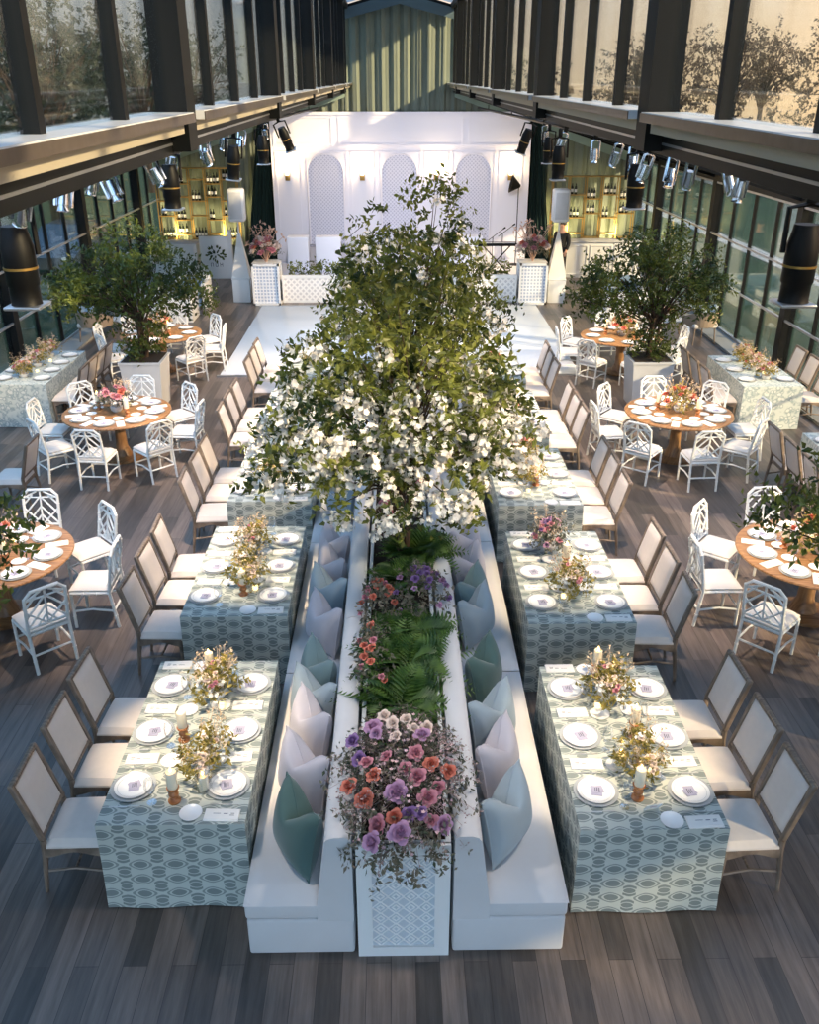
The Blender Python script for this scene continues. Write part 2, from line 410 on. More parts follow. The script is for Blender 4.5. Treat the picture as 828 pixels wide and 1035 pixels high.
# end curtain: folds hung across the whole end, higher inside the lantern
def foldcurtain(x0, x1, y, ztop, z0, step=.05, amp=.05, seed=0):
    r = random.Random(seed); n = int(abs(x1-x0)/step); ph = [r.uniform(0, 6.3) for _ in range(4)]
    xs_ = [x0+(x1-x0)*i/n for i in range(n+1)]
    fy = [y + amp*math.sin(x*17+ph[0]+.9*math.sin(x*3.1+ph[1])) + amp*.5*math.sin(x*41+ph[2]) for x in xs_]
    m = M(); vs = []
    for j in range(4):
        t = j/3
        for x, yy in zip(xs_, fy): vs.append((x, yy, z0+(ztop(x)-z0)*t))
    w = n+1
    return m.add(vs, [(j*w+i, j*w+i+1, (j+1)*w+i+1, (j+1)*w+i) for j in range(3) for i in range(n)])
def side_top(x): return (5.3-(abs(x-CX)-1.6)*(5.3-3.3)/6.0)
c_ = thing('stage_curtain', 'sage green pleated curtain hanging in the gable above the white stage wall', 'curtain', (0,0,0))
obj('curtain_panel', foldcurtain(-1.6, 1.7, 29.7, lambda x: RIDGE-.3-(abs(x-CX))*.28, .02, seed=1), MT['curtain'], c_)
obj('pelmet', M().hexa([(-1.6,29.45,7.02),(CX,29.45,7.42),(CX,29.5,7.42),(-1.6,29.5,7.02),(-1.6,29.45,7.3),(CX,29.45,7.72),(CX,29.5,7.72),(-1.6,29.5,7.3)])
    .hexa([(CX,29.45,7.42),(1.7,29.45,7.02),(1.7,29.5,7.02),(CX,29.5,7.42),(CX,29.45,7.72),(1.7,29.45,7.3),(1.7,29.5,7.3),(CX,29.5,7.72)]), mat('slate_pelmet', (92,112,120), .8), c_, False)
for sgn, nm in ((-1, 'left'), (1, 'right')):
    c_ = thing('end_curtain', 'sage green pleated curtain behind the bottle shelf on the %s of the stage' % nm, 'curtain', (0,0,0))
    a, b = (-7.55, -1.6) if sgn < 0 else (1.7, 7.55)
    obj('curtain_panel', foldcurtain(a, b, 29.75, side_top, .02, seed=2+sgn), MT['curtain'], c_)
    xa = -1.6 if sgn < 0 else 1.7; xb = sgn*7.55
    obj('pelmet', M().hexa([(xa,29.5,side_top(xa)-.3),(xb,29.5,side_top(xb)-.3),(xb,29.54,side_top(xb)-.3),(xa,29.54,side_top(xa)-.3),(xa,29.5,side_top(xa)),(xb,29.5,side_top(xb)),(xb,29.54,side_top(xb)),(xa,29.54,side_top(xa))]), mat('pale_pelmet', (158,178,162), .8), c_, False)
    xa, xb = (-4.75, -3.8) if sgn < 0 else (3.95, 4.75)
    d_ = thing('side_drape', 'dark green drape gathered at the %s edge of the white stage wall' % nm, 'curtain', (0,0,0))
    dm = M(); n = 24
    vs = []
    for j in range(7):
        t = j/6
        for i in range(n+1):
            u = i/n
            wid = (xb-xa)*(.35+.65*(1-t)); x = (xb-wid+wid*u) if sgn < 0 else (xa+wid*u)
            vs.append((x, 28.6+.05*math.sin(u*34), .02+4.5*t))
    dm.add(vs, [(j*(n+1)+i, j*(n+1)+i+1, (j+1)*(n+1)+i+1, (j+1)*(n+1)+i) for j in range(6) for i in range(n)])
    obj('drape_panel', dm, MT['curtaind'], d_)
struct('wall_end', M().box(-XW, 29.95, 0, XW, 30.05, 3.3).hexa([(-1.6,29.95,3.3),(1.7,29.95,3.3),(1.7,30.05,3.3),(-1.6,30.05,3.3),(-1.6,29.95,7.3),(1.7,29.95,7.3),(1.7,30.05,7.3),(-1.6,30.05,7.3)]), mat('end_wall', (60,72,66), .9), smooth=False)

nwin += 1
wf = struct('window_%d' % nwin, M().box(-XW, Y0-.006, .05, XW, Y0+.006, 3.4), MT['pane'])
ffr = M()
for k in range(13): x = -XW+k*XW/6; ffr.box(x-.03, Y0-.03, 0, x+.03, Y0+.03, 3.4)
obj('window_frame', ffr.box(-XW, Y0-.05, 3.38, XW, Y0+.05, 3.46), MT['black'], wf, False)
# stage wall with panel moulding and three arched recesses
SY = 28.0; SX0, SX1, SH = -3.72, 3.86, 4.62
struct('wall_stage', M().box(SX0, SY, 0, SX1, SY+.12, SH), MT['stagew'], smooth=False)
mo = M()
def mframe(m, x0, x1, z0, z1, y=SY-.02, w=.05):
    m.box(x0, y, z0, x1, SY, z0+w); m.box(x0, y, z1-w, x1, SY, z1); m.box(x0, y, z0+w, x0+w, SY, z1-w); m.box(x1-w, y, z0+w, x1, SY, z1-w)
for i in range(4):
    w = (SX1-SX0)/4; mframe(mo, SX0+w*i+.08, SX0+w*(i+1)-.08, 3.7, 4.5)
archx = [-2.15, .02, 2.2]
for x in archx: mframe(mo, x-.66, x+.66, .5, 3.55)
for x in (-3.27, -1.07, 1.11, 3.3): mframe(mo, x-.35, x+.35, .5, 3.55)
mo.box(SX0, SY-.05, SH-.08, SX1, SY, SH)
struct('trim_7', mo, MT['stagew'], smooth=False)
arch_mat = lattice_material('arch_lattice', (218,218,228), (186,186,202), .075, .03, True)
def arch_mesh(w, h, y0, y1, n=20, uv=True):
    pts = [(-w,0)] + [(-w*math.cos(PI*i/n), h-w+w*math.sin(PI*i/n)) for i in range(n+1)] + [(w,0)]
    k = len(pts); m = M()
    m.v = [(x, y0, z) for x, z in pts] + [(x, y1, z) for x, z in pts]
    m.f = [tuple(range(k))] + [tuple(range(k, 2*k))[::-1]] + [(i, k+i, k+(i+1)%k, (i+1)%k)[::-1] for i in range(k)]
    m.uv = [[(m.v[i][0], m.v[i][2]) for i in f] for f in m.f]
    return m, pts
for x, nm in zip(archx, ('nearest the bottle shelves on the left', 'in the middle of the white stage wall', 'nearest the boom lamp on the right')):
    t = thing('arched_panel', 'grey white floral lattice arch ' + nm, 'wall panel', (x, SY-.045, .95))
    am, pts = arch_mesh(.53, 2.55, -.01, .012); obj('lattice', am, arch_mat, t, False)
    rim = M().tube([(px, -.02, pz) for px, pz in pts], .022, 6); obj('rim', rim, MT['stagew'], t)
    sh = M().box(-.55, -.12, -.06, .55, .02, -.01); obj('ledge', sh, mat('ledge_grey', (170,172,188), .5), t, False)
for x, nm in zip((-3.27, -1.07, 1.11, 3.3), ('at the left end of the stage wall', 'between the left and middle arches', 'between the middle and right arches', 'at the right end above the boom lamp')):
    t = thing('wall_sconce', 'small glowing brass wall sconce ' + nm, 'wall light', (x, SY-.01, 2.85))
    obj('backplate', M().rbox((0,-.02,0), (.14,.03,.18), .01), MT['gold'], t)
    obj('arm', M().tube([(0,-.03,0),(0,-.1,0),(0,-.12,.06)], .012, 6), MT['gold'], t)
    obj('lamp_shade', M().lathe([(.05,.06),(.06,.1),(.07,.24),(.045,.25),(.0,.25)], (0,-.12,0), 12), mat('sconce_shade', (255,226,170), .5, emit=3), t)
    l = bpy.data.lights.new('sconce_light', 'POINT'); l.energy = 22; l.color = (1,.72,.4); l.shadow_soft_size = .06
    lo = bpy.data.objects.new('sconce_light', l); C.objects.link(lo); lo.location = (0,-.2,.32); lo.parent = t

# dance floor
d = thing('dance_floor', 'glossy white dance floor panel laid before the stage', 'dance floor', (0,0,0))
obj('floor_panel', M().rbox((-.02, 20.5, .012), (7.25, 6.3, .024), .006), MT['dance'], d)
obj('edging', M().box(-3.7, 17.3, 0, 3.66, 17.35, .03).box(-3.7, 23.65, 0, 3.66, 23.7, .03), MT['alu'], d, False)
# ------------------------------------------------------------------ lattice-cloth tables, chairs, place settings
def cloth_table_mesh(w, l, h=.76, flare=.012, seed=0):
    m = M(); r = random.Random(seed); hw, hl = w/2, l/2
    m.add([(-hw,-hl,h),(hw,-hl,h),(hw,hl,h),(-hw,hl,h)], [(0,1,2,3)], [[(-hw,-hl),(hw,-hl),(hw,hl),(-hw,hl)]])
    per = [((-hw,-hl),(hw,-hl),(0,-1)),((hw,-hl),(hw,hl),(1,0)),((hw,hl),(-hw,hl),(0,1)),((-hw,hl),(-hw,-hl),(-1,0))]
    for (ax,ay),(bx,by),(nx,ny) in per:
        ln = math.hypot(bx-ax, by-ay); n = max(8, int(ln/.06)); k = 5; ph = r.uniform(0, 6)
        vs = []; us = []
        for j in range(k+1):
            t = j/k
            for i in range(n+1):
                u = i/n; e = 1-abs(2*u-1)**6
                off = (flare + .010*math.sin(u*ln*9+ph)*e)*t*t
                ex = (2*u-1)*flare*t*t
                tx, ty = (bx-ax)/ln, (by-ay)/ln
                vs.append((ax+(bx-ax)*u+nx*off+tx*ex, ay+(by-ay)*u+ny*off+ty*ex, h-(h-.008)*t)); us.append((u*ln-ln/2, h*(1-t)))
        fs = [(j*(n+1)+i, (j+1)*(n+1)+i, (j+1)*(n+1)+i+1, j*(n+1)+i+1) for j in range(k) for i in range(n)]
        m.add(vs, fs, [[us[q] for q in f] for f in fs])
    return m
def table_parts(t, w, l, mt, seed):
    obj('tablecloth', cloth_table_mesh(w, l, seed=seed), mt, t)
    obj('tabletop', M().box(-w/2+.02,-l/2+.02,.725,w/2-.02,l/2-.02,.752), MT['rwood'], t, False)
    for s in (-1, 1): obj('leg', M().box(-.3, s*(l/2-.3)-.02, .0, -.26, s*(l/2-.3)+.02, .725).box(.26, s*(l/2-.3)-.02, 0, .3, s*(l/2-.3)+.02, .725).box(-.26, s*(l/2-.3)-.015, .2, .26, s*(l/2-.3)+.015, .24), MT['black'], t, False)
LT = [(4.5,6.39),(7.1,9.0),(9.66,11.53),(12.22,14.1),(14.78,16.65)]
RT_ = [(4.41,6.27),(6.93,8.82),(9.5,11.37),(12.04,13.9),(14.55,16.4)]
XC = {'left': -1.635, 'right': 1.6}; TW = 1.0
ORD = ['frontmost', 'second', 'third', 'fourth', 'rearmost']
def tname(side, i): return '%s %s bench table' % (ORD[i], side)

# upholstered square-back chair, facing +x
def make_chair():
    t = thing('banquet_chair', 'cream chair', 'chair')
    # seat cushion, sagging front edge
    def seat(u, v):
        x = -.2+.42*u; y = -.235+.47*v; e = (1-(2*u-1)**6)*(1-(2*v-1)**6)
        return (x, y*(1-.04*(1-u)), .445+.06*e**.4 if e > 0 else .445)
    sm = M().grid(14, 14, seat); sm.rbox((.01,0,.43), (.42,.46,.045), .015)
    obj('seat', sm, MT['cream'], t)
    tilt = .13/.48
    def back(u, v, s):
        y = -.19+.38*u; z = .535+.42*v; e = max(0, (1-(2*u-1)**8)*(1-(2*v-1)**8))**.5
        return (-.205-(z-.5)*tilt + s*(.012+.026*e), y, z)
    bm = M().grid(10, 10, lambda u, v: back(u, v, 1)).grid(10, 10, lambda u, v: back(1-u, v, -1))
    obj('backrest', bm, MT['cream'], t)
    rot = Euler((0, -math.atan(tilt), 0))
    fr = M()
    for s in (-1, 1): fr.rbox((-.205-.24*tilt, s*.212, .74), (.042, .04, .50), .008, 1, rot)
    fr.rbox((-.205-.475*tilt, 0, .975), (.044, .46, .036), .01, 1, rot); fr.rbox((-.205-.02*tilt, 0, .52), (.036, .40, .032), .006, 1, rot)
    obj('back_frame', fr, MT['chairwood'], t)
    ap = M()
    def apron(y, x0, x1, n=12):
        vs = []
        for i in range(n+1):
            u = i/n; x = x0+(x1-x0)*u; d = .035+.045*abs(math.cos(PI*u))**2
            for yy in (y-.014, y+.014): vs += [(x, yy, .43), (x, yy, .43-d)]
        fs = []
        for i in range(n):
            a = i*4; b = a+4
            fs += [(a,a+1,b+1,b),(a+2,b+2,b+3,a+3),(a+1,a+3,b+3,b+1),(a,b,b+2,a+2)]
        ap.add(vs, fs)
    apron(-.218, -.2, .2); apron(.218, -.2, .2)
    ap.rbox((.205,0,.405), (.026,.42,.05), .008, 1); ap.rbox((-.2,0,.405), (.026,.42,.05), .008, 1)
    obj('seat_frame', ap, MT['chairwood'], t)
    lf = mesh('leg', M().lathe([(.013,0),(.016,.05),(.02,.2),(.024,.34),(.019,.36),(.026,.38),(.024,.43)], n=10), MT['chairwood'])
    for s in (-1, 1):
        o = obj('leg', lf, None, t); o.location = (.19, s*.21, 0)
    for s in (-1, 1):
        obj('leg', M().tube([(-.26,s*.205,0),(-.235,s*.21,.2),(-.205,s*.212,.4),(-.205,s*.212,.5)], [.014,.019,.024,.024], 8), MT['chairwood'], t)
    st = M()
    for s in (-1, 1): st.tube([(-.23,s*.208,.2),(-.02,s*.208,.225),(.185,s*.208,.19)], .011, 6)
    st.tube([(-.02,-.208,.22),(-.02,.208,.22)], .011, 6)
    obj('stretcher', st, MT['chairwood'], t)
    return t
CH = Kind(make_chair())
SEATPOS = ('near', 'middle', 'far')
def seat_ys(a, b): c = (a+b)/2; return (c-.575, c+.01, c+.6)

KT = None
for side, spans in (('left', LT), ('right', RT_)):
    for i, (a, b) in enumerate(spans):
        xc = XC[side]
        t = thing('banquet_table', '%s %s table beside the bench row, covered in pale green lattice cloth' % (ORD[i], side), 'table', (xc, (a+b)/2, 0), 0, 'lattice cloth tables along the benches')
        table_parts(t, TW, b-a, MT['cloth'], i+(10 if side == 'right' else 0))
        for p, y in zip(SEATPOS, seat_ys(a, b)):
            dx = TW/2+.232+rnd.uniform(-.0, .02)
            x = xc-dx if side == 'left' else xc+dx
            CH.put((x, y+rnd.uniform(-.02, .02), 0), (0 if side == 'left' else PI)+rnd.uniform(-.05, .05),
                   'cream square-back wooden chair, %s seat on the aisle side, %s' % (p, tname(side, i)), 'cream chairs at the bench tables')

# tableware, built once each
def plate_profile(r, h): return [(0,.004),(r*.6,.004),(r*.66,.007),(r*.97,h),(r,h+.002),(r*.98,h-.003),(r*.68,.001),(r*.6,0),(0,0)]
def K(name, cat, parts, label='tableware item'):
    t = thing(name, label+' '+name, cat)
    for nm, m, mt, sm in parts: obj(nm, m, mt, t, sm)
    return Kind(t)
def K1(name, cat, m, mt, sm=True):
    o = obj(name, m, mt, None, sm); tag(o, 'table item '+name, cat); return Kind(o)
charger = K('charger_plate', 'plate', [('rim', M().lathe([(.118,.004),(.155,.011),(.158,.013),(.155,.008),(.115,.001),(.115,.004)], n=36, cap=False), MT['greyrim'], True), ('well', M().lathe([(0,.003),(.117,.004)], n=36), MT['porcelain'], True)])
dplate = K('dinner_plate', 'plate', [('bowl', M().lathe([(0,.004),(.085,.004),(.092,.006),(.128,.014),(.131,.016),(.128,.012),(.09,.001),(.08,0),(0,0)], n=36), MT['porcelain'], True), ('rim_band', M().lathe([(.1085,.0112),(.1105,.012)], n=36, cap=False), MT['greyrim'], False)])
bplate = K1('bread_plate', 'plate', M().lathe(plate_profile(.078, .009), n=28), MT['porcelain'])
def cardmesh():
    m = M(); m.rbox((0,0,.0015), (.095,.075,.003), .001, 1); m.rbox((.012,-.004,.004), (.07,.085,.002), .0008, 1, Euler((0,0,.3))); return m
menu = K('place_card', 'card', [('card', cardmesh(), MT['lavender'], False), ('printed_mark', M().box(-.018,-.02,.0052,.03,-.014,.0056).box(-.01,-.006,.0052,.03,.0,.0056).box(-.014,.008,.0052,.026,.013,.0056), MT['ink'], False)])
napkin = K('napkin', 'napkin', [('cloth', M().rbox((0,0,.005), (.24,.115,.01), .004, 2).rbox((.0,.0,.011), (.236,.09,.005), .002, 1), MT['linen'], True), ('monogram', M().box(-.085,-.012,.0136,-.06,-.006,.0139).box(-.085,.004,.0136,-.055,.01,.0139).box(-.04,-.01,.0136,-.01,-.003,.0139).box(.01,-.01,.0136,.06,-.006,.0139), MT['ink'], False)])
def fork_m():
    m = M(); m.tube([(-.1,0,.004),(.02,0,.004),(.045,0,.006)], [.004,.0025,.005], 5)
    for y in (-.006,-.002,.002,.006): m.tube([(.045,y*.8,.006),(.07,y,.007),(.1,y,.005)], .0013, 4)
    return m
fork = K1('fork', 'fork', fork_m(), MT['steel'])
knife = K1('knife', 'knife', M().rbox((-.06,0,.004), (.09,.01,.006), .002, 1).hexa([(-.015,-.006,.002),(.11,-.003,.002),(.11,.004,.002),(-.015,.008,.002),(-.015,-.005,.004),(.11,-.003,.003),(.11,.003,.003),(-.015,.007,.004)]), MT['steel'])
glass = K('wine_glass', 'glass', [('foot', M().lathe([(0,0),(.034,.001),(.034,.003),(.006,.006)], n=16), MT['glass'], True), ('stem', M().tube([(0,0,.004),(0,0,.085)], .004, 6), MT['glass'], True),
    ('bowl', M().lathe([(.004,.085),(.03,.1),(.04,.13),(.037,.175),(.033,.2)], n=18), MT['glass'], True)])
ZT = .7605
def place(cx, cy, z, ang, who, full=2):
    """one diner's setting; local +x looks across the table"""
    ca, sa = math.cos(ang), math.sin(ang)
    at = lambda x, y, dz=0: (cx+x*ca-y*sa, cy+x*sa+y*ca, z+dz)
    j = lambda s: rnd.uniform(-s, s)
    if full >= 1:
        charger.put(at(0,0), ang, 'grey-rimmed charger plate, '+who, 'charger plates')
        dplate.put(at(0,0,.005), ang+j(3), 'white dinner plate, '+who, 'dinner plates')
    if full >= 2:
        menu.put(at(.005,0,.0105), ang+j(.25)+PI/2, 'lavender place card on the plate, '+who, 'lavender place cards')
        napkin.put(at(-.01,.285+j(.008)), ang+j(.05), 'folded white napkin, '+who, 'folded napkins')
        bplate.put(at(.205,.268), 0, 'small white bread plate, '+who, 'bread plates')
    if full >= 3:
        fork.put(at(-.01,.19), ang+j(.04), 'steel fork, '+who, 'forks'); knife.put(at(-.01,-.19), ang+PI+j(.04), 'steel knife, '+who, 'knives')
        glass.put(at(.165,-.15), 0, 'clear stemmed wine glass, '+who, 'wine glasses')
for side, spans in (('left', LT), ('right', RT_)):
    s = 1 if side == 'left' else -1
    for i, (a, b) in enumerate(spans):
        for p, y in zip(SEATPOS, seat_ys(a, b)):
            lvl = 3 if i < 3 else 2 if i < 4 else 1
            place(XC[side]-s*.335, y-.01, ZT, 0 if s > 0 else PI, '%s aisle-side seat, %s' % (p, tname(side, i)), lvl)
            place(XC[side]+s*.325, y+.0, ZT, PI if s > 0 else 0, '%s bench-side seat, %s' % (p, tname(side, i)), lvl)

# candles and holders
def make_candle():
    t = thing('pillar_candle', 'candle', 'candle')
    obj('holder', M().lathe([(0,0),(.042,0),(.045,.012),(.03,.022),(.022,.04),(.034,.058),(.036,.07),(.022,.088),(.02,.1),(.042,.112),(.045,.124),(0,.124)], n=16), MT['amber'], t)
    w = obj('wax_pillar', M().lathe([(0,.124),(.034,.124),(.036,.13),(.036,.255),(.032,.262),(.02,.256),(0,.254)], n=18), MT['wax'], t)
    obj('flame', M().lathe([(0,.258),(.006,.266),(.008,.275),(.004,.292),(0,.302)], n=8), MT['flame'], w)
    return t
def make_hurricane():
    t = thing('hurricane_candle', 'hurricane candle', 'candle')
    obj('wax_pillar', M().lathe([(0,.006),(.032,.006),(.034,.01),(.034,.12),(0,.122)], n=16), MT['wax'], t)
    obj('flame', M().lathe([(0,.124),(.006,.132),(.008,.14),(.004,.156),(0,.165)], n=8), MT['flame'], t)
    obj('glass_sleeve', M().lathe([(0,0),(.052,0),(.056,.01),(.056,.22),(.053,.22),(.053,.012),(0,.008)], n=20), MT['glass'], t)
    return t
def make_votive():
    t = thing('votive_candle', 'votive', 'candle')
    obj('cup', M().lathe([(0,0),(.026,0),(.032,.05),(.029,.05),(.024,.006),(0,.006)], n=14), MT['glass'], t)
    obj('wax', M().lathe([(0,.006),(.024,.006),(.027,.03),(0,.03)], n=12), mat('lit_wax', (255,220,150), .5, emit=2.5), t)
    return t
pill = Kind(make_candle()); hurr = Kind(make_hurricane()); vot = Kind(make_votive())
CAND = {('left',0): [(-1.65,4.72),(-1.72,5.36),(-1.66,6.13)], ('right',0): [(1.55,4.7),(1.68,5.36),(1.55,6.12)], ('left',1): [(-1.6,7.5)], ('right',1): [(1.62,8.0)], ('left',2): [(-1.6,9.98)], ('right',2): [(1.62,10.1)], ('right',3): [(1.6,12.8)], ('right',4): [(1.6,15.4)], ('left',3): [(-1.6,12.6)]}
CW = ('at the near end', 'between two flower bunches', 'at the far end')
for (side, i), ps in CAND.items():
    for q, (x, y) in enumerate(ps):
        pill.put((x,y,ZT), 0, 'ivory pillar candle on turned wood holder %s, %s' % (CW[q] if len(ps) > 1 else 'by the flowers', tname(side, i)), 'pillar candles')
for side, i, x, y in (('left',0,-1.5,4.95),('left',0,-1.5,5.75),('right',0,1.7,4.98),('right',0,1.48,5.7),('left',1,-1.5,7.6),('left',1,-1.7,8.2),('right',1,1.5,7.4),('right',2,1.5,9.9),('left',2,-1.5,10.2)):
    vot.put((x,y,ZT), 0, 'small glowing votive candle beside the %s blooms on the %s' % ('nearer' if y % 2.65 < 1.0 else 'farther', tname(side, i)) , 'votive candles')
hurr.put((-1.47,4.84,ZT), 0, 'white pillar candle seen from above in a glass sleeve, frontmost left bench table', 'hurricane candles')
hurr.put((1.5,5.02,ZT), 0, 'candle in a clear glass sleeve beside the near blooms, frontmost right bench table', 'hurricane candles')
hurr.put((1.68,6.1,ZT), 0, 'clear glass sleeve candle at the far end of the frontmost right bench table', 'hurricane candles')
tc_ = thing('table_card', 'white printed card leaning by greenery at the near end of the frontmost right table', 'card', (1.62,4.57,ZT))
obj('card_panel', M().rbox((0,0,.045), (.12,.004,.085), .001, 1, Euler((.5,0,.2))), MT['card'], tc_, False)
obj('printed_mark', M().rbox((.0,-.004,.05), (.05,.002,.012), .0005, 1, Euler((.5,0,.2))), MT['petalp'], tc_, False)

# ------------------------------------------------------------------ benches, planter, pillows
BX = {'left': (-.40, -1.10), 'right': (.245, .985)}
BY = [4.1, 6.65, 9.2, 11.75, 14.3, 16.85]
def make_bench(side, a, b, label):
    xb, xf = BX[side]; s = -1 if side == 'left' else 1; L_ = b-a-.012; wd = abs(xf-xb)
    t = thing('banquette_bench', label, 'bench', (xb, (a+b)/2, 0), 0, 'pale velvet banquette benches')
    bs = M().rbox((s*wd/2, 0, .155), (wd, L_, .31), .02, 3); obj('base', bs, MT['velvet'], t)
    # seat cushion with soft crown
    c = M()
    sw = wd-.2
    def cush(u, v):
        e = max(0, (1-(2*u-1)**10)*(1-(2*v-1)**24))
        return (s*(.2+sw*u)+ (s*.012 if u > .99 else 0), -L_/2+L_*v, .44+.045*e**.5+.004*math.sin(v*23)*e)
    c.grid(12, 30, cush); c.rbox((s*(.205+sw/2), 0, .378), (sw+.01, L_-.012, .135), .025, 3)
    obj('seat_cushion', c, MT['velvet'], t)
    bk = M(); h = L_/2
    prof = [(0,.30),(.24,.30),(.235,.46),(.17,.98),(.15,1.01),(.11,1.025),(.03,1.025),(0,1.0)]
    k = len(prof); ny = 16; vs = []
    for j in range(ny+1):
        y = -h+2*h*j/ny; sh = 1 if 0 < j < ny else .995
        for x, z in prof: vs.append((s*x*sh, y, z+(.004*math.sin(j*2.1) if z > .9 else 0)))
    fs = [(j*k+i, j*k+(i+1)%k, (j+1)*k+(i+1)%k, (j+1)*k+i) for j in range(ny) for i in range(k)]
    fs += [tuple(range(k)), tuple(range(ny*k, ny*k+k))]
    bk.add(vs, fs); obj('backrest', bk, MT['velvet'], t)
    return t
for side in ('left', 'right'):
    for i in range(5):
        make_bench(side, BY[i], BY[i+1], 'pale grey velvet bench beside the %s' % tname(side, i))
def make_pillow(mt):
    t = thing('throw_pillow', 'pillow', 'pillow')
    n = 18
    def P(u, v, s):
        a, b = 2*u-1, 2*v-1
        e = max(0, (1-abs(a)**2.6)*(1-abs(b)**2.6))
        sh = 1-.07*(1-abs(a)**2)*abs(b)**2 * 1
        sw = 1-.07*(1-abs(b)**2)*abs(a)**2
        y = a*.25*sw; z = b*.25*sh
        if b > -.2: z -= .17*((b+.2)/1.2)**2*max(0, 1-abs(a)*1.35)**1.3
        return (s*(.125*e**.55+.001), y, z+.25)
    obj('cover', M().grid(n, n, lambda u, v: P(u, v, 1)).grid(n, n, lambda u, v: P(1-u, v, -1)), mt, t)
    edge = [P(u/12, 0, 1) for u in range(13)]+[P(1, v/12, 1) for v in range(1, 13)]+[P(1-u/12, 1, 1) for u in range(1, 13)]+[P(0, 1-v/12, 1) for v in range(1, 12)]
    obj('piping', M().tube([(0, y, z) for x, y, z in edge]+[(0, edge[0][1], edge[0][2])], .006, 5), mt, t)
    return t
PK = {k: Kind(make_pillow(MT[v])) for k, v in (('dark green','greenp'),('teal grey','tealp'),('pale blue','bluep'),('lilac grey','greyp'))}
PIL = [('left','dark green',4.46,-.35,1.02),('left','lilac grey',4.98,-.5,1.0),('left','lilac grey',5.5,-.35,1.0),('left','pale blue',5.85,-.55,.95),('left','teal grey',6.2,-.3,1.0),
       ('left','lilac grey',6.98,-.4,1.0),('left','pale blue',7.5,-.5,1.0),('left','lilac grey',7.95,-.3,1.0),('left','lilac grey',8.45,-.4,.98),('left','pale blue',9.8,-.4,1),
       ('right','pale blue',4.55,.4,1.04),('right','lilac grey',5.12,.35,1.0),('right','pale blue',5.58,.5,1.0),('right','dark green',6.22,.3,1.0),
       ('right','pale blue',7.08,.4,1.02),('right','teal grey',7.42,.3,1.06),('right','lilac grey',7.95,.4,1.0),('right','lilac grey',8.5,.4,1.0),('right','pale blue',9.9,.4,1)]
ORDN = ['frontmost', 'second from the front', 'third from the front', 'fourth from the front', 'fifth from the front', 'sixth from the front', 'seventh from the front', 'eighth from the front', 'ninth from the front', 'tenth from the front']
cnt = {}
for side, colr, y, yaw, s in PIL:
    k = cnt.get(side, 0); cnt[side] = k+1
    xb, xf = BX[side]; sg = -1 if side == 'left' else 1
    rz = (PI-yaw*1.5 if side == 'left' else -yaw*1.5)
    # leans back against the sloping backrest
    m_ = Matrix.Rotation(rz, 4, 'Z') @ Matrix.Rotation(-.2, 4, 'Y')
    PK[colr].put((xb+sg*.425, y, .50), 0, '%s throw pillow, %s along the %s bench row' % (colr, ORDN[k], side), 'throw pillows on the benches', s, m_.to_euler())

PX0, PX1, PY0, PY1, PH = -.375, .22, 4.08, 16.8, .98
pl = thing('planter_box', 'long white planter box with lattice end panel between the two bench rows', 'planter', ((PX0+PX1)/2, PY0, 0))
pw = (PX1-PX0)/2
obj('box_body', M().box(-pw, .02, 0, -pw+.03, PY1-PY0, PH).box(pw-.03, .02, 0, pw, PY1-PY0, PH).box(-pw+.03, .02, 0, pw-.03, .05, PH).box(-pw+.03, PY1-PY0-.03, 0, pw-.03, PY1-PY0, PH), MT['white'], pl, False)
fp = M()
def ring(m, x0, x1, z0, z1, w, y0, y1):
    m.box(x0,y0,z0,x1,y1,z0+w); m.box(x0,y0,z1-w,x1,y1,z1); m.box(x0,y0,z0+w,x0+w,y1,z1-w); m.box(x1-w,y0,z0+w,x1,y1,z1-w)
ring(fp, -pw, pw, 0, PH, .075, 0, .03); ring(fp, -pw+.075, pw-.075, .075, PH-.075, .022, -.012, .02)
obj('end_panel_frame', fp, MT['white'], pl, False)
# quatrefoil lattice as real relief rings on the end panel
lp = M(); lp.box(-pw+.09, .008, .09, pw-.09, .02, PH-.09)
obj('panel_back', lp, mat('panel_grey', (196,202,208), .6), pl, False)
lt = M(); cw = .104; nx_, nz_ = 4, 8
zx = (2*pw-.2)/nx_; zz = (PH-.2)/nz_
for i in range(nx_):
    for j in range(nz_):
        cx_, cz_ = -pw+.1+zx*(i+.5), .1+zz*(j+.5)
        for sc_ in (1.0, .45):
            lt.tube([(cx_+zx*.55*sc_*math.cos(q*PI/6)*(.8+.2*math.cos(q*PI/6*4)), .006, cz_+zz*.55*sc_*math.sin(q*PI/6)*(.8+.2*math.cos(q*PI/6*4))) for q in range(13)], .006, 4, False)
obj('lattice', lt, MT['white'], pl)
obj('soil', M().box(-pw+.03, .05, PH-.12, pw-.03, PY1-PY0-.03, PH-.08), mat('soil', (52,42,34), .95, noise=.3), pl, False)
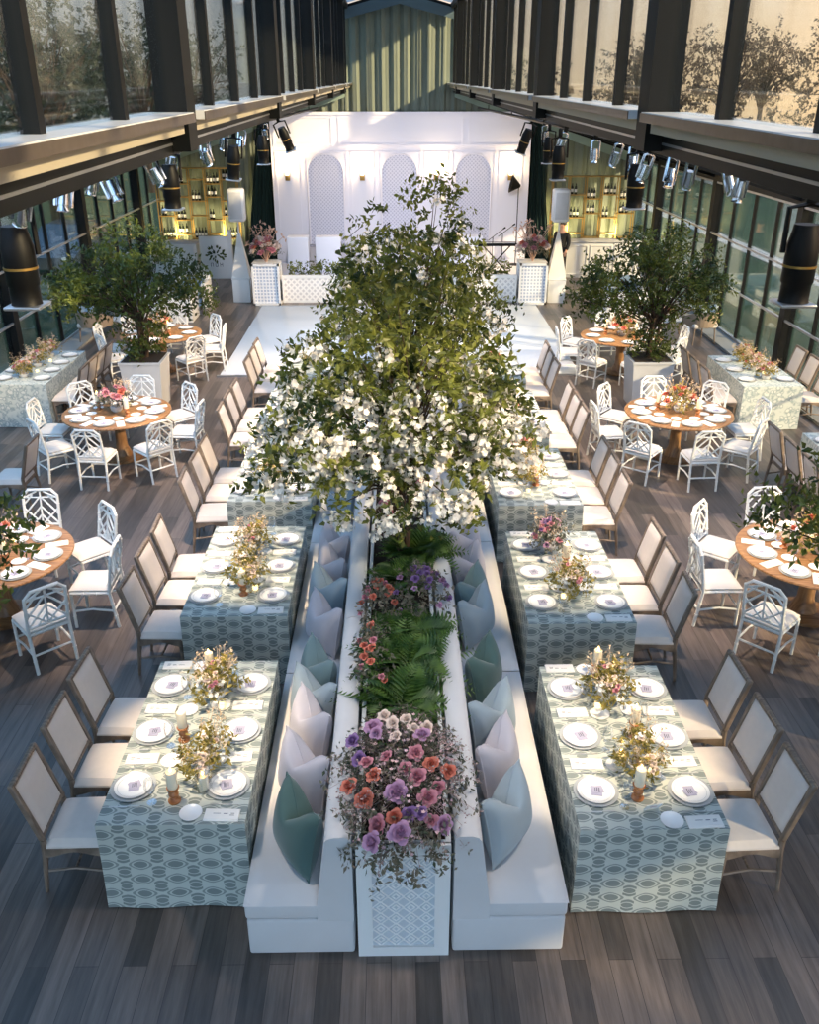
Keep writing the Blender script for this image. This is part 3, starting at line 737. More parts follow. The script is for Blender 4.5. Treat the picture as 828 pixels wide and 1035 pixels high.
# ------------------------------------------------------------------ plants
def rvec(r):
    while True:
        v = Vector((r.uniform(-1,1), r.uniform(-1,1), r.uniform(-1,1)))
        if .05 < v.length < 1: return v
def rose_mesh(r_=.046, seed=0):
    """petals wound in a spiral, tight and upright inside, open and curled outside"""
    m = M(); r = random.Random(seed); n = 26
    for k in range(n):
        t = k/(n-1); a = k*2.4+r.uniform(-.12,.12); lean = -.45+1.42*t; rad0 = .16+.08*t; ln = .74+.2*t; wd = .40+.50*t
        ca, sa = math.cos(a), math.sin(a)
        def P(u, v):
            q = 2*u-1; rr = rad0+ln*(v*math.sin(lean)+.22*t*v**3) - .26*q*q*v*(1-.55*t); zz = ln*(v*math.cos(lean)-.30*t*v**3)-.12*t - .08*q*q*v
            w = wd*(.35+.65*math.sin(min(1, v*1.15)*PI/2))*(1-.35*v**4)
            y = q*w*.62
            return (r_*(rr*ca-y*sa), r_*(rr*sa+y*ca), r_*zz*1.05)
        m.grid(4, 5, P)
    m.lathe([(.1*r_,-.3*r_),(.3*r_,-.2*r_),(.24*r_,.0),(.0,.4*r_)], n=8)
    return m
def blossom_mesh(seed, n=7, size=.024, spread=.06):
    """a loose head of five-petalled flowers"""
    r = random.Random(seed); m = M()
    for _ in range(n):
        c = rvec(r)*spread; d = (c.normalized()+Vector((0,-.2,.5))+rvec(r)*.4).normalized()
        a = d.cross(Vector((.3,.2,1))).normalized(); b = d.cross(a)
        s0 = size*r.uniform(.75,1.2); f0 = r.uniform(0, 1.2)
        for k in range(5):
            q = 2*PI*k/5+f0; e = (a*math.cos(q)+b*math.sin(q)+d*.35).normalized(); sd = e.cross(d).normalized()
            m.leaf(c, e, sd, s0, s0*1.0, -.12)
    return m
def foliage(pts, r, L, W, per=12, tw=.22, droop=.15):
    """leafy twigs around the given points"""
    m = M()
    for p, out in pts:
        d = (out*.8+rvec(r)*.8+Vector((0,0,-droop))).normalized(); ln = tw*r.uniform(.7,1.4); p = Vector(p)
        for k in range(per):
            t = k/per; q = p + d*ln*(t-.4) + rvec(r)*.025
            side = d.cross(rvec(r)).normalized(); e = (d*.35+side+Vector((0,0,-.15))).normalized(); s2 = e.cross(rvec(r)).normalized()
            l = L*r.uniform(.65,1.25); m.leaf(q, e, s2, l, l*W, r.uniform(0,.3))
    return m
def in_blobs(blobs, n, r, shell=.55):
    w = [b[3]*b[4]*b[5] for b in blobs]; tot = sum(w); out = []
    for b, ww in zip(blobs, w):
        for _ in range(max(4, int(n*ww/tot))):
            v = rvec(r); v = v.normalized()*(v.length**shell)
            out.append((Vector((b[0]+v.x*b[3], b[1]+v.y*b[4], b[2]+v.z*b[5])), Vector((v.x, v.y, v.z*.6)).normalized()))
    return out
def branches(t, base, fork, pts, r, n, rt, mt, stems=3):
    """trunk of a few stems, then limbs to points of the crown"""
    tr = M(); base = Vector(base); fork = Vector(fork)
    for k in range(stems):
        o = Vector((math.cos(k*2.1), math.sin(k*2.1), 0))*rt*1.1
        tr.tube([base+o, base.lerp(fork,.5)+o*1.8+rvec(r)*.04, fork+o*2.2], [rt, rt*.85, rt*.6], 7)
    obj('trunk', tr, mt, t)
    br = M()
    for p, out in r.sample(pts, min(n, len(pts))):
        s0 = base.lerp(fork, r.uniform(.6, 1.0)); mid = s0.lerp(p, .5)+Vector((0,0,.12))+rvec(r)*.1
        br.tube([s0, mid, p], [rt*.42, rt*.25, rt*.08], 5, False)
    obj('branch', br, mt, t)
rt = random.Random(21)
BL = [blossom_mesh(k, 11) for k in range(3)]
BLM = [mesh('blossom', b, MT['petalw'], False) for b in BL]
def add_blossoms(t, spots, r, near=100, sc0=1.0):
    """the ones nearest the camera one by one, the rest as one"""
    spots = sorted(spots, key=lambda p: p[1]-.3*p[2]); rest = M()
    for k, p in enumerate(spots):
        if k < near:
            o = bpy.data.objects.new('blossom', BLM[k % 3]); C.objects.link(o); o.parent = t; o.location = p
            o.rotation_euler = (r.uniform(-.5,.5), r.uniform(-.5,.5), r.uniform(0,6)); o.scale = (sc0*r.uniform(.8,1.35),)*3
        else:
            b = BL[k % 3]; a = r.uniform(0, 6); s = sc0*r.uniform(.8,1.3); ca, sa = math.cos(a), math.sin(a)
            rest.add([(p[0]+s*(x*ca-y*sa), p[1]+s*(x*sa+y*ca), p[2]+s*z) for x, y, z in b.v], b.f)
    if rest.v:
        o = obj('blossoms', rest, MT['petalw'], t, False); o['kind'] = 'stuff'
# the tall blossoming tree in the planter
t = thing('flowering_tree', 'tall white-blossomed tree rising from the planter in the middle of the hall', 'tree', (-.06, 7.95, .87))
bl = [(-1.05,0,1.15,.5,.65,.33),(-.3,-.2,.9,.5,.5,.45),(.35,-.2,.95,.5,.5,.45),(.95,.05,1.38,.42,.55,.35),(-.55,.0,1.5,.75,.75,.42),(.4,.05,1.6,.75,.75,.45),(-.55,.1,1.95,.65,.7,.45),(.5,.1,2.05,.6,.65,.42),(0,.1,2.3,.75,.7,.5),(.05,.2,2.75,.6,.55,.4)]
pts = in_blobs(bl, 640, rt, .5)
branches(t, (0,0,0), (.02,.05,1.1), pts, rt, 70, .035, MT['bark'])
obj('foliage', foliage(pts, rt, .086, .55, 13, .3, .3), MT['leafA'], t, False)
bs = [p for p, o in in_blobs(bl, 1150, rt, .4) if p.y < .5]
add_blossoms(t, [tuple(p) for p in bs][:600], rt, 100, 1.25)
# the greener tree behind it
t = thing('flowering_tree', 'greener slender tree with fewer blossoms behind the blossom tree in the planter', 'tree', (.1, 11.4, .87))
bl = [(-.65,0,1.75,.5,.6,.5),(.2,0,1.6,.7,.75,.55),(.9,0,1.75,.4,.5,.35),(-.3,0,2.35,.6,.6,.45),(.4,0,2.3,.55,.55,.45),(.3,0,2.95,.42,.42,.42),(-.35,0,2.8,.3,.3,.3)]
pts = in_blobs(bl, 480, rt, .5)
branches(t, (0,0,0), (.0,.0,1.3), pts, rt, 50, .035, MT['bark'])
obj('foliage', foliage(pts, rt, .085, .5, 13, .32, .25), MT['leafA'], t, False)
add_blossoms(t, [tuple(p) for p, o in in_blobs(bl, 170, rt, .4) if p.y < .4][:130], rt, 30, 1.2)

# side trees in tall pots
def potted_tree(label, x, y, blobs, seed, n=560, scale=1.0):
    r = random.Random(seed)
    t = thing('potted_tree', label, 'tree', (x, y, 0), 0, 'trees in tall pale pots')
    P_ = M()
    for (w0, w1, z0, z1) in ((.3,.36,0,.86),):
        P_.hexa([(-w0,-w0,z0),(w0,-w0,z0),(w0,w0,z0),(-w0,w0,z0),(-w1,-w1,z1),(w1,-w1,z1),(w1,w1,z1),(-w1,w1,z1)])
    P_.box(-.375,-.375,.84,.375,.375,.875)
    p = obj('pot', P_, MT['stonep'], t, False); obj('soil', M().box(-.33,-.33,.872,.33,.33,.885), mat('pot_soil', (50,40,32), .95), p, False)
    pts = in_blobs(blobs, n, r, .5)
    branches(t, (0,0,.87), (.03,0,1.6), pts, r, 46, .04, MT['bark'])
    low = [(Vector((math.cos(q)*.26, math.sin(q)*.26, .98+r.uniform(-.06,.16))), Vector((math.cos(q), math.sin(q), .1))) for q in [r.uniform(0,6.3) for _ in range(26)]]
    obj('foliage', foliage(pts+low, r, .085, .5, 14, .34, .2), MT['leafA' if y < 10 else 'leafB'], t, False)
    return t
potted_tree('dark leafy tree in a tall pale pot between the left-hand round tables', -4.6, 15.6,
    [(-.75,0,2.0,.5,.65,.38),(0,0,1.55,.42,.5,.5),(.75,0,2.1,.55,.6,.38),(-.6,0,2.3,.7,.7,.5),(.35,0,2.35,.7,.7,.5),(0,0,2.8,.55,.55,.38),(-1.05,0,2.1,.45,.5,.36),(1.05,0,2.0,.32,.4,.28)], 3)
potted_tree('olive green leafy tree in a tall pale pot between the right-hand round tables', 4.42, 15.5,
    [(-.8,0,2.0,.5,.65,.38),(.05,0,1.55,.42,.5,.5),(.75,0,2.05,.48,.6,.4),(-.5,0,2.3,.75,.7,.5),(.4,0,2.35,.7,.7,.5),(-.1,0,2.85,.55,.5,.35),(-1.2,0,2.0,.4,.5,.35)], 4)
potted_tree('tree reaching in at the right edge above the nearer round table', 4.35, 6.25,
    [(-.65,.2,2.15,.6,.6,.42),(-1.0,.45,2.05,.45,.4,.3),(-.2,0,2.0,.9,.9,.6),(.6,0,2.0,.9,.9,.6),(0,.3,2.5,.8,.8,.5)], 5, 520)
potted_tree('tree reaching in at the left edge above the nearer round table', -4.55, 6.25,
    [(.85,.25,1.85,.6,.6,.45),(.2,0,2.05,.9,.9,.55),(-.6,0,2.0,.9,.9,.6),(0,.3,2.5,.8,.8,.5)], 6, 520)

# planter flowers
RM = {k: mesh('rose', rose_mesh(seed=i), MT[v]) for i, (k, v) in enumerate((('l','petall'),('o','petalo'),('p','petalp'),('v','petalv'),('c','petalc')))}
def rose(parent, p, k, s, r, tilt=(0,-.5)):
    o = bpy.data.objects.new('rose', RM[k]); C.objects.link(o); o.parent = parent; o.location = p; o.scale = (s,)*3
    o.rotation_euler = (-tilt[1]+r.uniform(-.25,.25), tilt[0]+r.uniform(-.25,.25), r.uniform(-.4,.4)); return o
rp = random.Random(5)
FX, FY = (PX0+PX1)/2, 4.65
t = thing('flower_arrangement', 'big mixed arrangement of pink, peach and lilac roses at the near end of the planter', 'flowers', (FX, FY, .88))
ROSES = [(-0.12,4.3,1.21,'l',1.3),(-0.32,4.3,1.16,'o',1.15),(-0.26,4.43,1.23,'o',.9),(-0.42,4.43,1.14,'o',1.0),(-0.13,4.14,1.16,'o',.9),(-0.23,4.1,1.14,'p',1.05),(-0.1,4.01,1.16,'l',1.25),(0.08,4.28,1.18,'p',1.1),(0.02,4.4,1.24,'p',1.1),(0.11,4.51,1.25,'o',.9),(0.22,4.51,1.19,'o',.9),(0.01,4.57,1.29,'p',.95),(-0.27,4.84,1.28,'l',1.1),(-0.06,4.45,1.27,'p',.8),(-0.26,3.98,1.12,'l',1.1),(0.17,4.14,1.09,'l',1.1),(0.03,4.18,1.15,'v',.8),(-0.04,4.16,1.16,'v',.9),(-0.41,4.8,1.2,'v',.9),(-0.31,4.54,1.24,'p',.8),(0.1,4.15,1.12,'p',.8),(-0.25,4.77,1.29,'l',.8),(0.06,4.73,1.3,'l',1.0),(-.14,4.85,1.31,'c',.8),(-.05,4.9,1.3,'c',.7),(-.2,4.95,1.29,'c',.8),(.0,4.8,1.3,'c',.75),(.09,4.85,1.27,'c',.8),(-.12,4.7,1.32,'c',.7),(-.36,4.62,1.2,'v',.9),(.15,4.35,1.2,'p',.8),(-.18,4.55,1.28,'p',.75)]
for x, y, z, k, s in ROSES: rose(t, (x-FX, y-FY, z-.88), k, s*1.2, rp, ((x-FX)*1.3, -.55-(FY-y)*.5 if y < 4.4 else -.4))
pts = []
for _ in range(330):
    a = rp.uniform(0, 6.28); q = math.sqrt(rp.random()); x, y = q*math.cos(a)*.46, q*math.sin(a)*.78
    pts.append((Vector((x, y-.05, .35-.26*q*q+rp.uniform(-.1,.04))), Vector((x*1.6, y, .5)).normalized()))
obj('foliage', foliage(pts, rp, .042, .5, 11, .16, .1), MT['dusty'], t, False)
fl = M()
for _ in range(300):
    a = rp.uniform(0, 6.28); q = rp.random()**.45; x, y = q*math.cos(a)*.52, q*math.sin(a)*.75
    p0 = Vector((x*.6, y*.7, .2)); p1 = Vector((x, y-.05, .38-.34*q*q+rp.uniform(0,.09))); fl.tube([p0, p1], .0016, 3, False)
    for _k in range(6): fl.leaf(p1+rvec(rp)*.03, rvec(rp).normalized(), rvec(rp).normalized(), .02, .013, 0)
obj('filler_sprig', fl, mat('dusky_sprig', (176,150,146), .8, noise=.25, nscale=12), t, False)
t_ = t
ff = M()
for _ in range(120):
    a = rp.uniform(0, 6.28); q = math.sqrt(rp.random()); x, y = q*math.cos(a)*.44, q*math.sin(a)*.74; c0 = Vector((x, y-.05, .40-.3*q*q+rp.uniform(-.03,.03)))
    for k in range(5):
        d0 = Vector((math.cos(k*1.257+a), math.sin(k*1.257+a), .4)).normalized(); ff.leaf(c0, d0, d0.cross(Vector((0,0,1))).normalized(), .017, .014, 0)
obj('filler_flower', ff, mat('pale_pink_petal', (222,186,190), .6, noise=.1), t_, False)
def fern_mesh(r, n, L):
    m = M()
    for k in range(n):
        a = r.uniform(0, 2*PI); el = r.uniform(.55, 1.35); ln = L*r.uniform(.7,1.15); h = Vector((math.cos(a), math.sin(a), 0))
        prev = None; N_ = 16
        for i in range(N_+1):
            u = i/N_; p = h*ln*(u*math.cos(el)+.3*u*u) + Vector((0,0,1))*ln*(u*math.sin(el)-.55*u*u)
            if prev is not None:
                d = (p-prev).normalized(); s = d.cross(Vector((0,0,1))); s = s.normalized() if s.length > .01 else Vector((1,0,0))
                w = .14*math.sin(PI*min(1, u*.9+.12))
                for sg in (-1, 1): m.leaf(prev, (s*sg+d*.5).normalized(), d, w*1.2, w*.34, .2)
            prev = p
    return m
FERNS = [(-.08,5.5,.92,'bright green fern behind the roses in the planter',30,.6),(-.04,6.0,.92,'dense green fern in the middle of the planter between the front benches',40,.66),(.0,6.45,.92,'dark fern beside the violet blooms in the planter',32,.56),(-.1,7.45,.92,'dark fern at the foot of the blossoming tree',55,.42),(.08,7.9,.95,'tall upright fern against the blossoming tree trunk',50,.55)]
for x, y, z, lb, n, L_ in FERNS:
    t = thing('fern', lb, 'plant', (x, y, z-.03)); obj('frond', fern_mesh(rp, n, L_), MT['fern'], t, False)
def bloom_patch(label, x, y, spec, rx, ry, h, nf=70, leaf='dusty', z=.88, rs=1.0):
    t = thing('flower_arrangement', label, 'flowers', (x, y, z)); pts = []
    for _ in range(nf):
        a = rp.uniform(0, 6.28); q = math.sqrt(rp.random()); px, py = q*math.cos(a)*rx, q*math.sin(a)*ry
        pts.append((Vector((px, py, h*(1-.6*q*q)+rp.uniform(-.08,.03))), Vector((px, py, .5)).normalized()))
    obj('foliage', foliage(pts, rp, .05, .5, 10, .17), MT[leaf], t, False)
    for k, n, s in spec:
        for _ in range(n):
            a = rp.uniform(0, 6.28); q = math.sqrt(rp.random()); px, py = q*math.cos(a)*rx*1.05, q*math.sin(a)*ry*1.05
            rose(t, (px, py, h*(1.08-.6*q*q)), k, s*rs*rp.uniform(.8,1.15), rp, (px*1.2, -.5))
    return t
bloom_patch('peach and coral blooms on the left edge of the planter beside the fern', -.3, 5.95, (('o',9,.65),('p',5,.6)), .14, .5, .36, 40)
bloom_patch('violet blooms behind the fern in the planter', .1, 6.95, (('v',15,.75),('l',6,.7)), .26, .4, .38, 60)
bloom_patch('orange and pink blooms left of the violet ones in the planter', -.28, 6.75, (('o',10,.7),('p',5,.6)), .16, .4, .36, 45)
bloom_patch('mixed rose blooms hidden behind the blossoming tree in the planter', -.05, 9.4, (('p',10,.9),('o',8,.9)), .28, .8, .34, 70)

# table flower bunches: three different kinds of bunch, copied with labels of their own
def bunch(seed, spec, leaf, rx=.15, ry=.24, h=.2, nf=46, vase=True, L=.05):
    r = random.Random(seed)
    t = thing('flower_arrangement', 'bunch %d' % seed, 'flowers'); pts = []
    for _ in range(nf):
        a = r.uniform(0, 6.28); q = math.sqrt(r.random()); px, py = q*math.cos(a)*rx, q*math.sin(a)*ry
        pts.append((Vector((px, py, .05+h*(1-.7*q*q)*r.uniform(.5,1.15))), Vector((px*3, py*3, .6)).normalized()))
    obj('foliage', foliage(pts, r, L, .5, 9, .14, 0), MT[leaf], t, False)
    if vase: obj('vase', M().lathe([(0,0),(.05,0),(.075,.03),(.08,.075),(.07,.08),(.06,.07),(0,.05)], n=16), MT['stonep'], t)
    st = M()
    for k in range(26):
        a = r.uniform(0, 6.28); q = .7+.5*r.random(); p1 = Vector((q*math.cos(a)*rx, q*math.sin(a)*ry, .1+h*r.uniform(.5,1.3))); st.tube([(0,0,.05), p1], .0018, 3, False)
        for _k in range(7): st.leaf(p1+rvec(r)*.035, rvec(r).normalized(), rvec(r).normalized(), .024, .015, 0)
    obj('sprig', st, mat('pale_sprig_%d' % seed, (214,190,160), .8, noise=.2, nscale=14), t, False)
    for k, n, s in spec:
        for _ in range(n):
            a = r.uniform(0, 6.28); q = math.sqrt(r.random()); px, py = q*math.cos(a)*rx, q*math.sin(a)*ry
            if k == 'w':
                o = bpy.data.objects.new('blossom', BLM[_ % 3]); C.objects.link(o); o.parent = t; o.location = (px, py, .06+h*(1.05-.6*q*q)); o.scale = (s,)*3; o.rotation_euler = (r.uniform(-.4,.4),0,r.uniform(0,6))
            else: rose(t, (px, py, .06+h*(1.05-.6*q*q)), k, s*r.uniform(.8,1.15), r, (px*3, -.4))
    return Kind(t)
BU = {'golden': bunch(31, (('c',7,.55),('w',5,.6)), 'leafC'), 'blush': bunch(32, (('c',6,.55),('p',3,.5),('w',6,.65)), 'leafC'),
      'mauve': bunch(33, (('l',7,.75),('v',3,.7),('p',5,.7)), 'dusty', h=.24), 'rosy': bunch(34, (('p',9,1.1),('o',4,1.0),('c',3,.9)), 'dusty', .22, .22, .26),
      'peach': bunch(35, (('o',9,1.1),('c',5,1.0),('p',3,.9)), 'leafC', .22, .22, .26), 'yellow': bunch(36, (('c',8,.8),('o',4,.7),('p',3,.7)), 'leafC', .16, .2, .24)}
for nm, side, i, x, y, s in (('golden','left',0,-1.5,5.05,1.0),('blush','left',0,-1.56,5.92,1.08),('golden','right',0,1.62,4.98,1.0),('blush','right',0,1.58,5.82,1.08),
    ('golden','left',1,-1.6,7.72,1.1),('blush','left',1,-1.63,8.42,1.05),('blush','right',1,1.58,7.5,1.1),('mauve','right',1,1.5,8.35,1.15),
    ('golden','left',2,-1.65,10.3,1.1),('blush','left',2,-1.6,11.0,1.0),('golden','right',2,1.55,10.2,1.1),('yellow','right',2,1.58,10.95,1.0),
    ('peach','right',3,1.58,12.8,.8),('golden','left',3,-1.6,13.0,1.0),('peach','right',4,1.58,15.3,.8),('golden','left',4,-1.6,15.5,1.0)):
    BU[nm].put((x,y,ZT), rnd.uniform(-.3,.3), '%s flower bunch on the %s' % ({'golden':'golden green and cream','blush':'blush and cream','mauve':'mauve and lilac','peach':'peach','yellow':'yellow'}[nm], tname(side, i)), 'flower bunches on the bench tables', s)

# ------------------------------------------------------------------ round tables and bamboo chairs
def make_bamboo():
    t = thing('bamboo_chair', 'bamboo chair', 'chair')
    def cane(m, a, b, r=.016, n=6, nodes=2):
        a, b = Vector(a), Vector(b); m.tube([a, b], r, n)
        for k in range(1, nodes+1):
            c = a.lerp(b, k/(nodes+1)); d = (b-a).normalized()*.008; m.tube([c-d, c, c+d], [r, r*1.28, r], n)
    sf = M()
    for y in (-.2, .2): cane(sf, (-.2,y,.42), (.2,y,.42), .018)
    for x in (-.2, .2): cane(sf, (x,-.2,.42), (x,.2,.42), .018)
    sf.rbox((0,0,.43), (.38,.38,.02), .005, 1)
    obj('seat_frame', sf, MT['bamboo'], t)
    def cu(u, v):
        e = max(0, (1-(2*u-1)**6)*(1-(2*v-1)**6)); return (-.205+.42*u, -.205+.41*v, .455+.045*e**.4)
    cm = M().grid(10, 10, cu).rbox((.005,0,.448), (.42,.41,.03), .012)
    obj('seat_cushion', cm, MT['cushionw'], t)
    for s in (-1, 1):
        l = M(); cane(l, (.2,s*.2,0), (.2,s*.2,.42), .017); obj('leg', l, MT['bamboo'], t)
        l = M(); cane(l, (-.25,s*.2,0), (-.2,s*.2,.43), .018); obj('leg', l, MT['bamboo'], t)
    st = M()
    for s in (-1, 1): st.tube([(-.225,s*.2,.2),(0,s*.2,.225),(.2,s*.2,.2)], .012, 6)
    st.tube([(.2,-.2,.22),(.2,.2,.22)], .012, 6); st.tube([(-.225,-.2,.2),(-.225,.2,.2)], .012, 6)
    obj('stretcher', st, MT['bamboo'], t)
    B = lambda y, z: Vector((-.2-(z-.43)*.17, y, z))
    bk = M()
    for s in (-1, 1): cane(bk, B(s*.2,.43), B(s*.2,.86), .018, 6, 3); bk.tube([B(s*.2,.85), B(s*.13,.92)], .017, 6)
    bk.tube([B(-.14,.92), B(.14,.92)], .018, 6); bk.tube([B(-.2,.5), B(.2,.5)], .014, 6)
    bk.tube([B(-.2,.83), B(.2,.83)], .010, 5)
    for s in (-1, 1):
        for a, b in (((-.2,.5),(0,.72)),((-.2,.62),(-.0,.84)),((-.2,.74),(-.09,.86)),((0,.5),(-.2,.70)),((-.04,.9),(-.2,.82)),((0,.62),(-.1,.5))):
            bk.tube([B(s*a[0],a[1]), B(s*b[0],b[1])], .0115, 5, False)
    bk.tube([B(0,.5), B(0,.9)], .011, 5, False)
    obj('backrest', bk, MT['bamboo'], t)
    return t
BC = Kind(make_bamboo())
RND = [('nearer left', -4.37, 8.37), ('middle left', -4.37, 13.0), ('far left', -4.85, 17.85), ('nearer right', 4.34, 8.3), ('middle right', 4.2, 12.86), ('far right', 4.4, 17.5)]
CLK = ('first seat counted from the front going right', 'second seat from the front on the right', 'third seat from the front on the right', 'rear seat on the right', 'rear seat on the left', 'third seat from the front on the left', 'second seat from the front on the left', 'first seat from the front on the left')
CLK = ('front seat', 'front right seat', 'right-hand seat', 'back right seat', 'back seat', 'back left seat', 'left-hand seat', 'front left seat')
def make_round():
    t = thing('round_table', 'round table', 'table')
    obj('tabletop', M().lathe([(0,.725),(.76,.725),(.8,.73),(.81,.742),(.805,.756),(.79,.76),(0,.76)], n=56), MT['rwood'], t)
    obj('pedestal', M().lathe([(.16,.02),(.13,.1),(.09,.2),(.08,.45),(.12,.62),(.2,.725)], n=20), MT['rwood'], t)
    obj('base', M().lathe([(0,0),(.3,0),(.3,.03),(.16,.06),(0,.06)], n=28), MT['rwood'], t)
    return t
RK = Kind(make_round())
for q, (nm, x, y) in enumerate(RND):
    RK.put((x,y,0), q, 'round wooden table ringed by white bamboo chairs, %s of the six' % nm, 'round wooden tables')
    for k in range(8):
        a = -PI/2 + (-.04 if x < 0 else .04) + k*PI/4; d = 1.03+rnd.uniform(-.02,.03)
        BC.put((x+d*math.cos(a), y+d*math.sin(a), 0), a+PI+rnd.uniform(-.08,.08), 'white bamboo lattice-back chair at the %s of the %s round table' % (CLK[k], nm), 'white bamboo chairs at the round tables')
        if abs(y-13) < 6:
            px, py = x+.58*math.cos(a), y+.58*math.sin(a); who = '%s of the %s round table' % (CLK[k], nm)
            charger.put((px,py,ZT), a+PI, 'grey-rimmed charger plate, '+who, 'charger plates'); dplate.put((px,py,ZT+.005), k, 'white dinner plate, '+who, 'dinner plates')
            if q not in (2, 5):
                a2 = a+.39; napkin.put((x+.63*math.cos(a2), y+.63*math.sin(a2), ZT), a2, 'folded white napkin beside the '+who, 'folded napkins')
                a2 = a+.36; bplate.put((x+.37*math.cos(a2), y+.37*math.sin(a2), ZT), 0, 'small white bread plate, '+who, 'bread plates')
                menu.put((px,py,ZT+.0155-.005), a, 'lavender place card on the plate, '+who, 'lavender place cards')
                if q in (0, 3): glass.put((x+.4*math.cos(a-.25), y+.4*math.sin(a-.25), ZT), 0, 'clear stemmed wine glass, '+who, 'wine glasses')
    BU['rosy' if q in (0,1) else 'peach'].put((x, y, ZT), q, '%s centrepiece of the %s round table' % ('pink rose' if q in (0,1) else 'peach bloom', nm), 'round table centrepieces', 1.15)
    for k, (dx, dy) in enumerate(((-.3,.1),(.22,-.22),(.1,.3))):
        if k < 2: pill.put((x+dx,y+dy,ZT), 0, 'ivory pillar candle %s of the flowers, %s round table' % (('left','right')[k], nm), 'pillar candles')
        else: vot.put((x+dx,y+dy,ZT), 0, 'small glowing votive candle behind the flowers on the %s round table' % nm, 'votive candles')
# ------------------------------------------------------------------ outer tables by the glass
OUT = [('left', -6.45, 14.4, 16.5, 'left floral table by the glass'), ('right', 6.15, 14.1, 16.0, 'far right floral table'), ('right', 6.2, 10.0, 11.9, 'nearer right floral table')]
for q, (side, xc, a, b, nm) in enumerate(OUT):
    t = thing('banquet_table', '%s, long and covered in teal and white cloth' % nm, 'table', (xc, (a+b)/2, 0))
    table_parts(t, 1.0, b-a, MT['floral'], 40+q)
    s = -1 if side == 'left' else 1       # outward direction
    ys = [a+.33+k*(b-a-.66)/3 for k in range(4)] if side == 'left' else list(seat_ys(a, b))
    for k, y in enumerate(ys):
        w = ('first', 'second', 'third', 'fourth')[k]
        CH.put((xc-s*.735, y, 0), 0 if s > 0 else PI, 'cream square-back chair, %s from the front, hall side, %s' % (w, nm), 'cream chairs at the floral tables')
        if side == 'right': CH.put((xc+.735, y, 0), PI, 'cream square-back chair, %s from the front, glass side, %s' % (w, nm), 'cream chairs at the floral tables')
        for sd in (-1, 1):
            who = '%s %s seat, %s' % (w, 'hall-side' if sd*s < 0 else 'glass-side', nm)
            charger.put((xc+sd*.33,y,ZT), 0, 'grey-rimmed charger plate, '+who, 'charger plates'); dplate.put((xc+sd*.33,y,ZT+.005), 0, 'white dinner plate, '+who, 'dinner plates')
    for k in range(3):
        y = a+.4+k*(b-a-.8)/2
        BU['yellow'].put((xc, y, ZT), k, '%s flower bunch, %s along the %s' % ('yellow and cream', ('first','second','third')[k], nm), 'flower bunches on the floral tables', .95)
        vot.put((xc+.1, y+.34 if k < 2 else y-.3, ZT), 0, 'small glowing votive candle %s along the %s' % (('first','second','third')[k], nm), 'votive candles')
CH.put((-5.3, 11.2, 0), PI, 'cream square-back chair standing alone at the left edge behind the greenery', 'cream chairs at the floral tables')

# ------------------------------------------------------------------ lounge
def armchair(label, x, y, rz, pil):
    t = thing('lounge_armchair', label, 'armchair', (x, y, 0), rz)
    s = M()
    s.add(*rounded_box_data(.62,.6,.12,.05,3)); s.v = [(a,b,c+.42) for a,b,c in s.v]; obj('seat', s, MT['cushionw'], t)
    vs = []; n = 18
    bk = M(); pts = [(-PI*.62+PI*1.24*i/n) for i in range(n+1)]
    P = lambda a, r_, z: (-r_*math.cos(a)+.02, r_*math.sin(a), z)
    for i in range(n):
        a, b = pts[i], pts[i+1]; ha = .60+.16*max(0, math.cos(a)); hb = .60+.16*max(0, math.cos(b))
        bk.hexa([P(a,.33,.4),P(a,.38,.4),P(b,.38,.4),P(b,.33,.4),P(a,.34,ha),P(a,.40,ha),P(b,.40,hb),P(b,.34,hb)])
    obj('backrest', bk, mat('taupe_cane', (150,132,112), .7, noise=.15, nscale=60), t)
    for dx, dy in ((.26,.24),(.26,-.24),(-.26,.24),(-.26,-.24)):
        obj('leg', M().tube([(dx,dy,.38),(dx*1.12,dy*1.12,0)], [.02,.013], 8), MT['chairwood'], t)
    m_ = Matrix.Rotation(rz, 4, 'Z') @ Matrix.Rotation(-.4, 4, 'Y')
    pv = Vector((-.14,0,.475)); pv.rotate(Euler((0,0,rz)))
    PK['pale blue'].put((x+pv.x, y+pv.y, pv.z), 0, 'pale blue pillow on the %s' % pil, 'lounge pillows', .95, m_.to_euler())
armchair('curved cane armchair by the glass on the left, back to the camera', -6.9, 20.1, PI/2-.2, 'curved armchair by the left glass')
armchair('curved cane armchair by the glass on the right, back to the camera', 6.75, 19.9, PI/2+.2, 'curved armchair by the right glass')
armchair('second cane armchair further along the left glass', -7.0, 22.1, -PI*.2, 'second armchair along the left glass')
def low_table(label, x, y):
    t = thing('coffee_table', label, 'table', (x, y, 0))
    obj('tabletop', M().lathe([(0,.36),(.42,.36),(.44,.375),(.43,.39),(0,.39)], n=32), MT['stonep'], t)
    for k in range(3): obj('leg', M().tube([(.3*math.cos(k*2.1),.3*math.sin(k*2.1),.36),(.34*math.cos(k*2.1),.34*math.sin(k*2.1),0)], .02, 8), MT['chairwood'], t)
    BU['peach'].put((x, y, .39), .5, 'small orange flower bowl on the low table by the glass, %s side' % ('left' if x < 0 else 'right'), None, .75)
low_table('round low table with orange flowers by the left glass', -6.3, 20.85); low_table('round low table with orange flowers by the right glass', 6.2, 20.6)
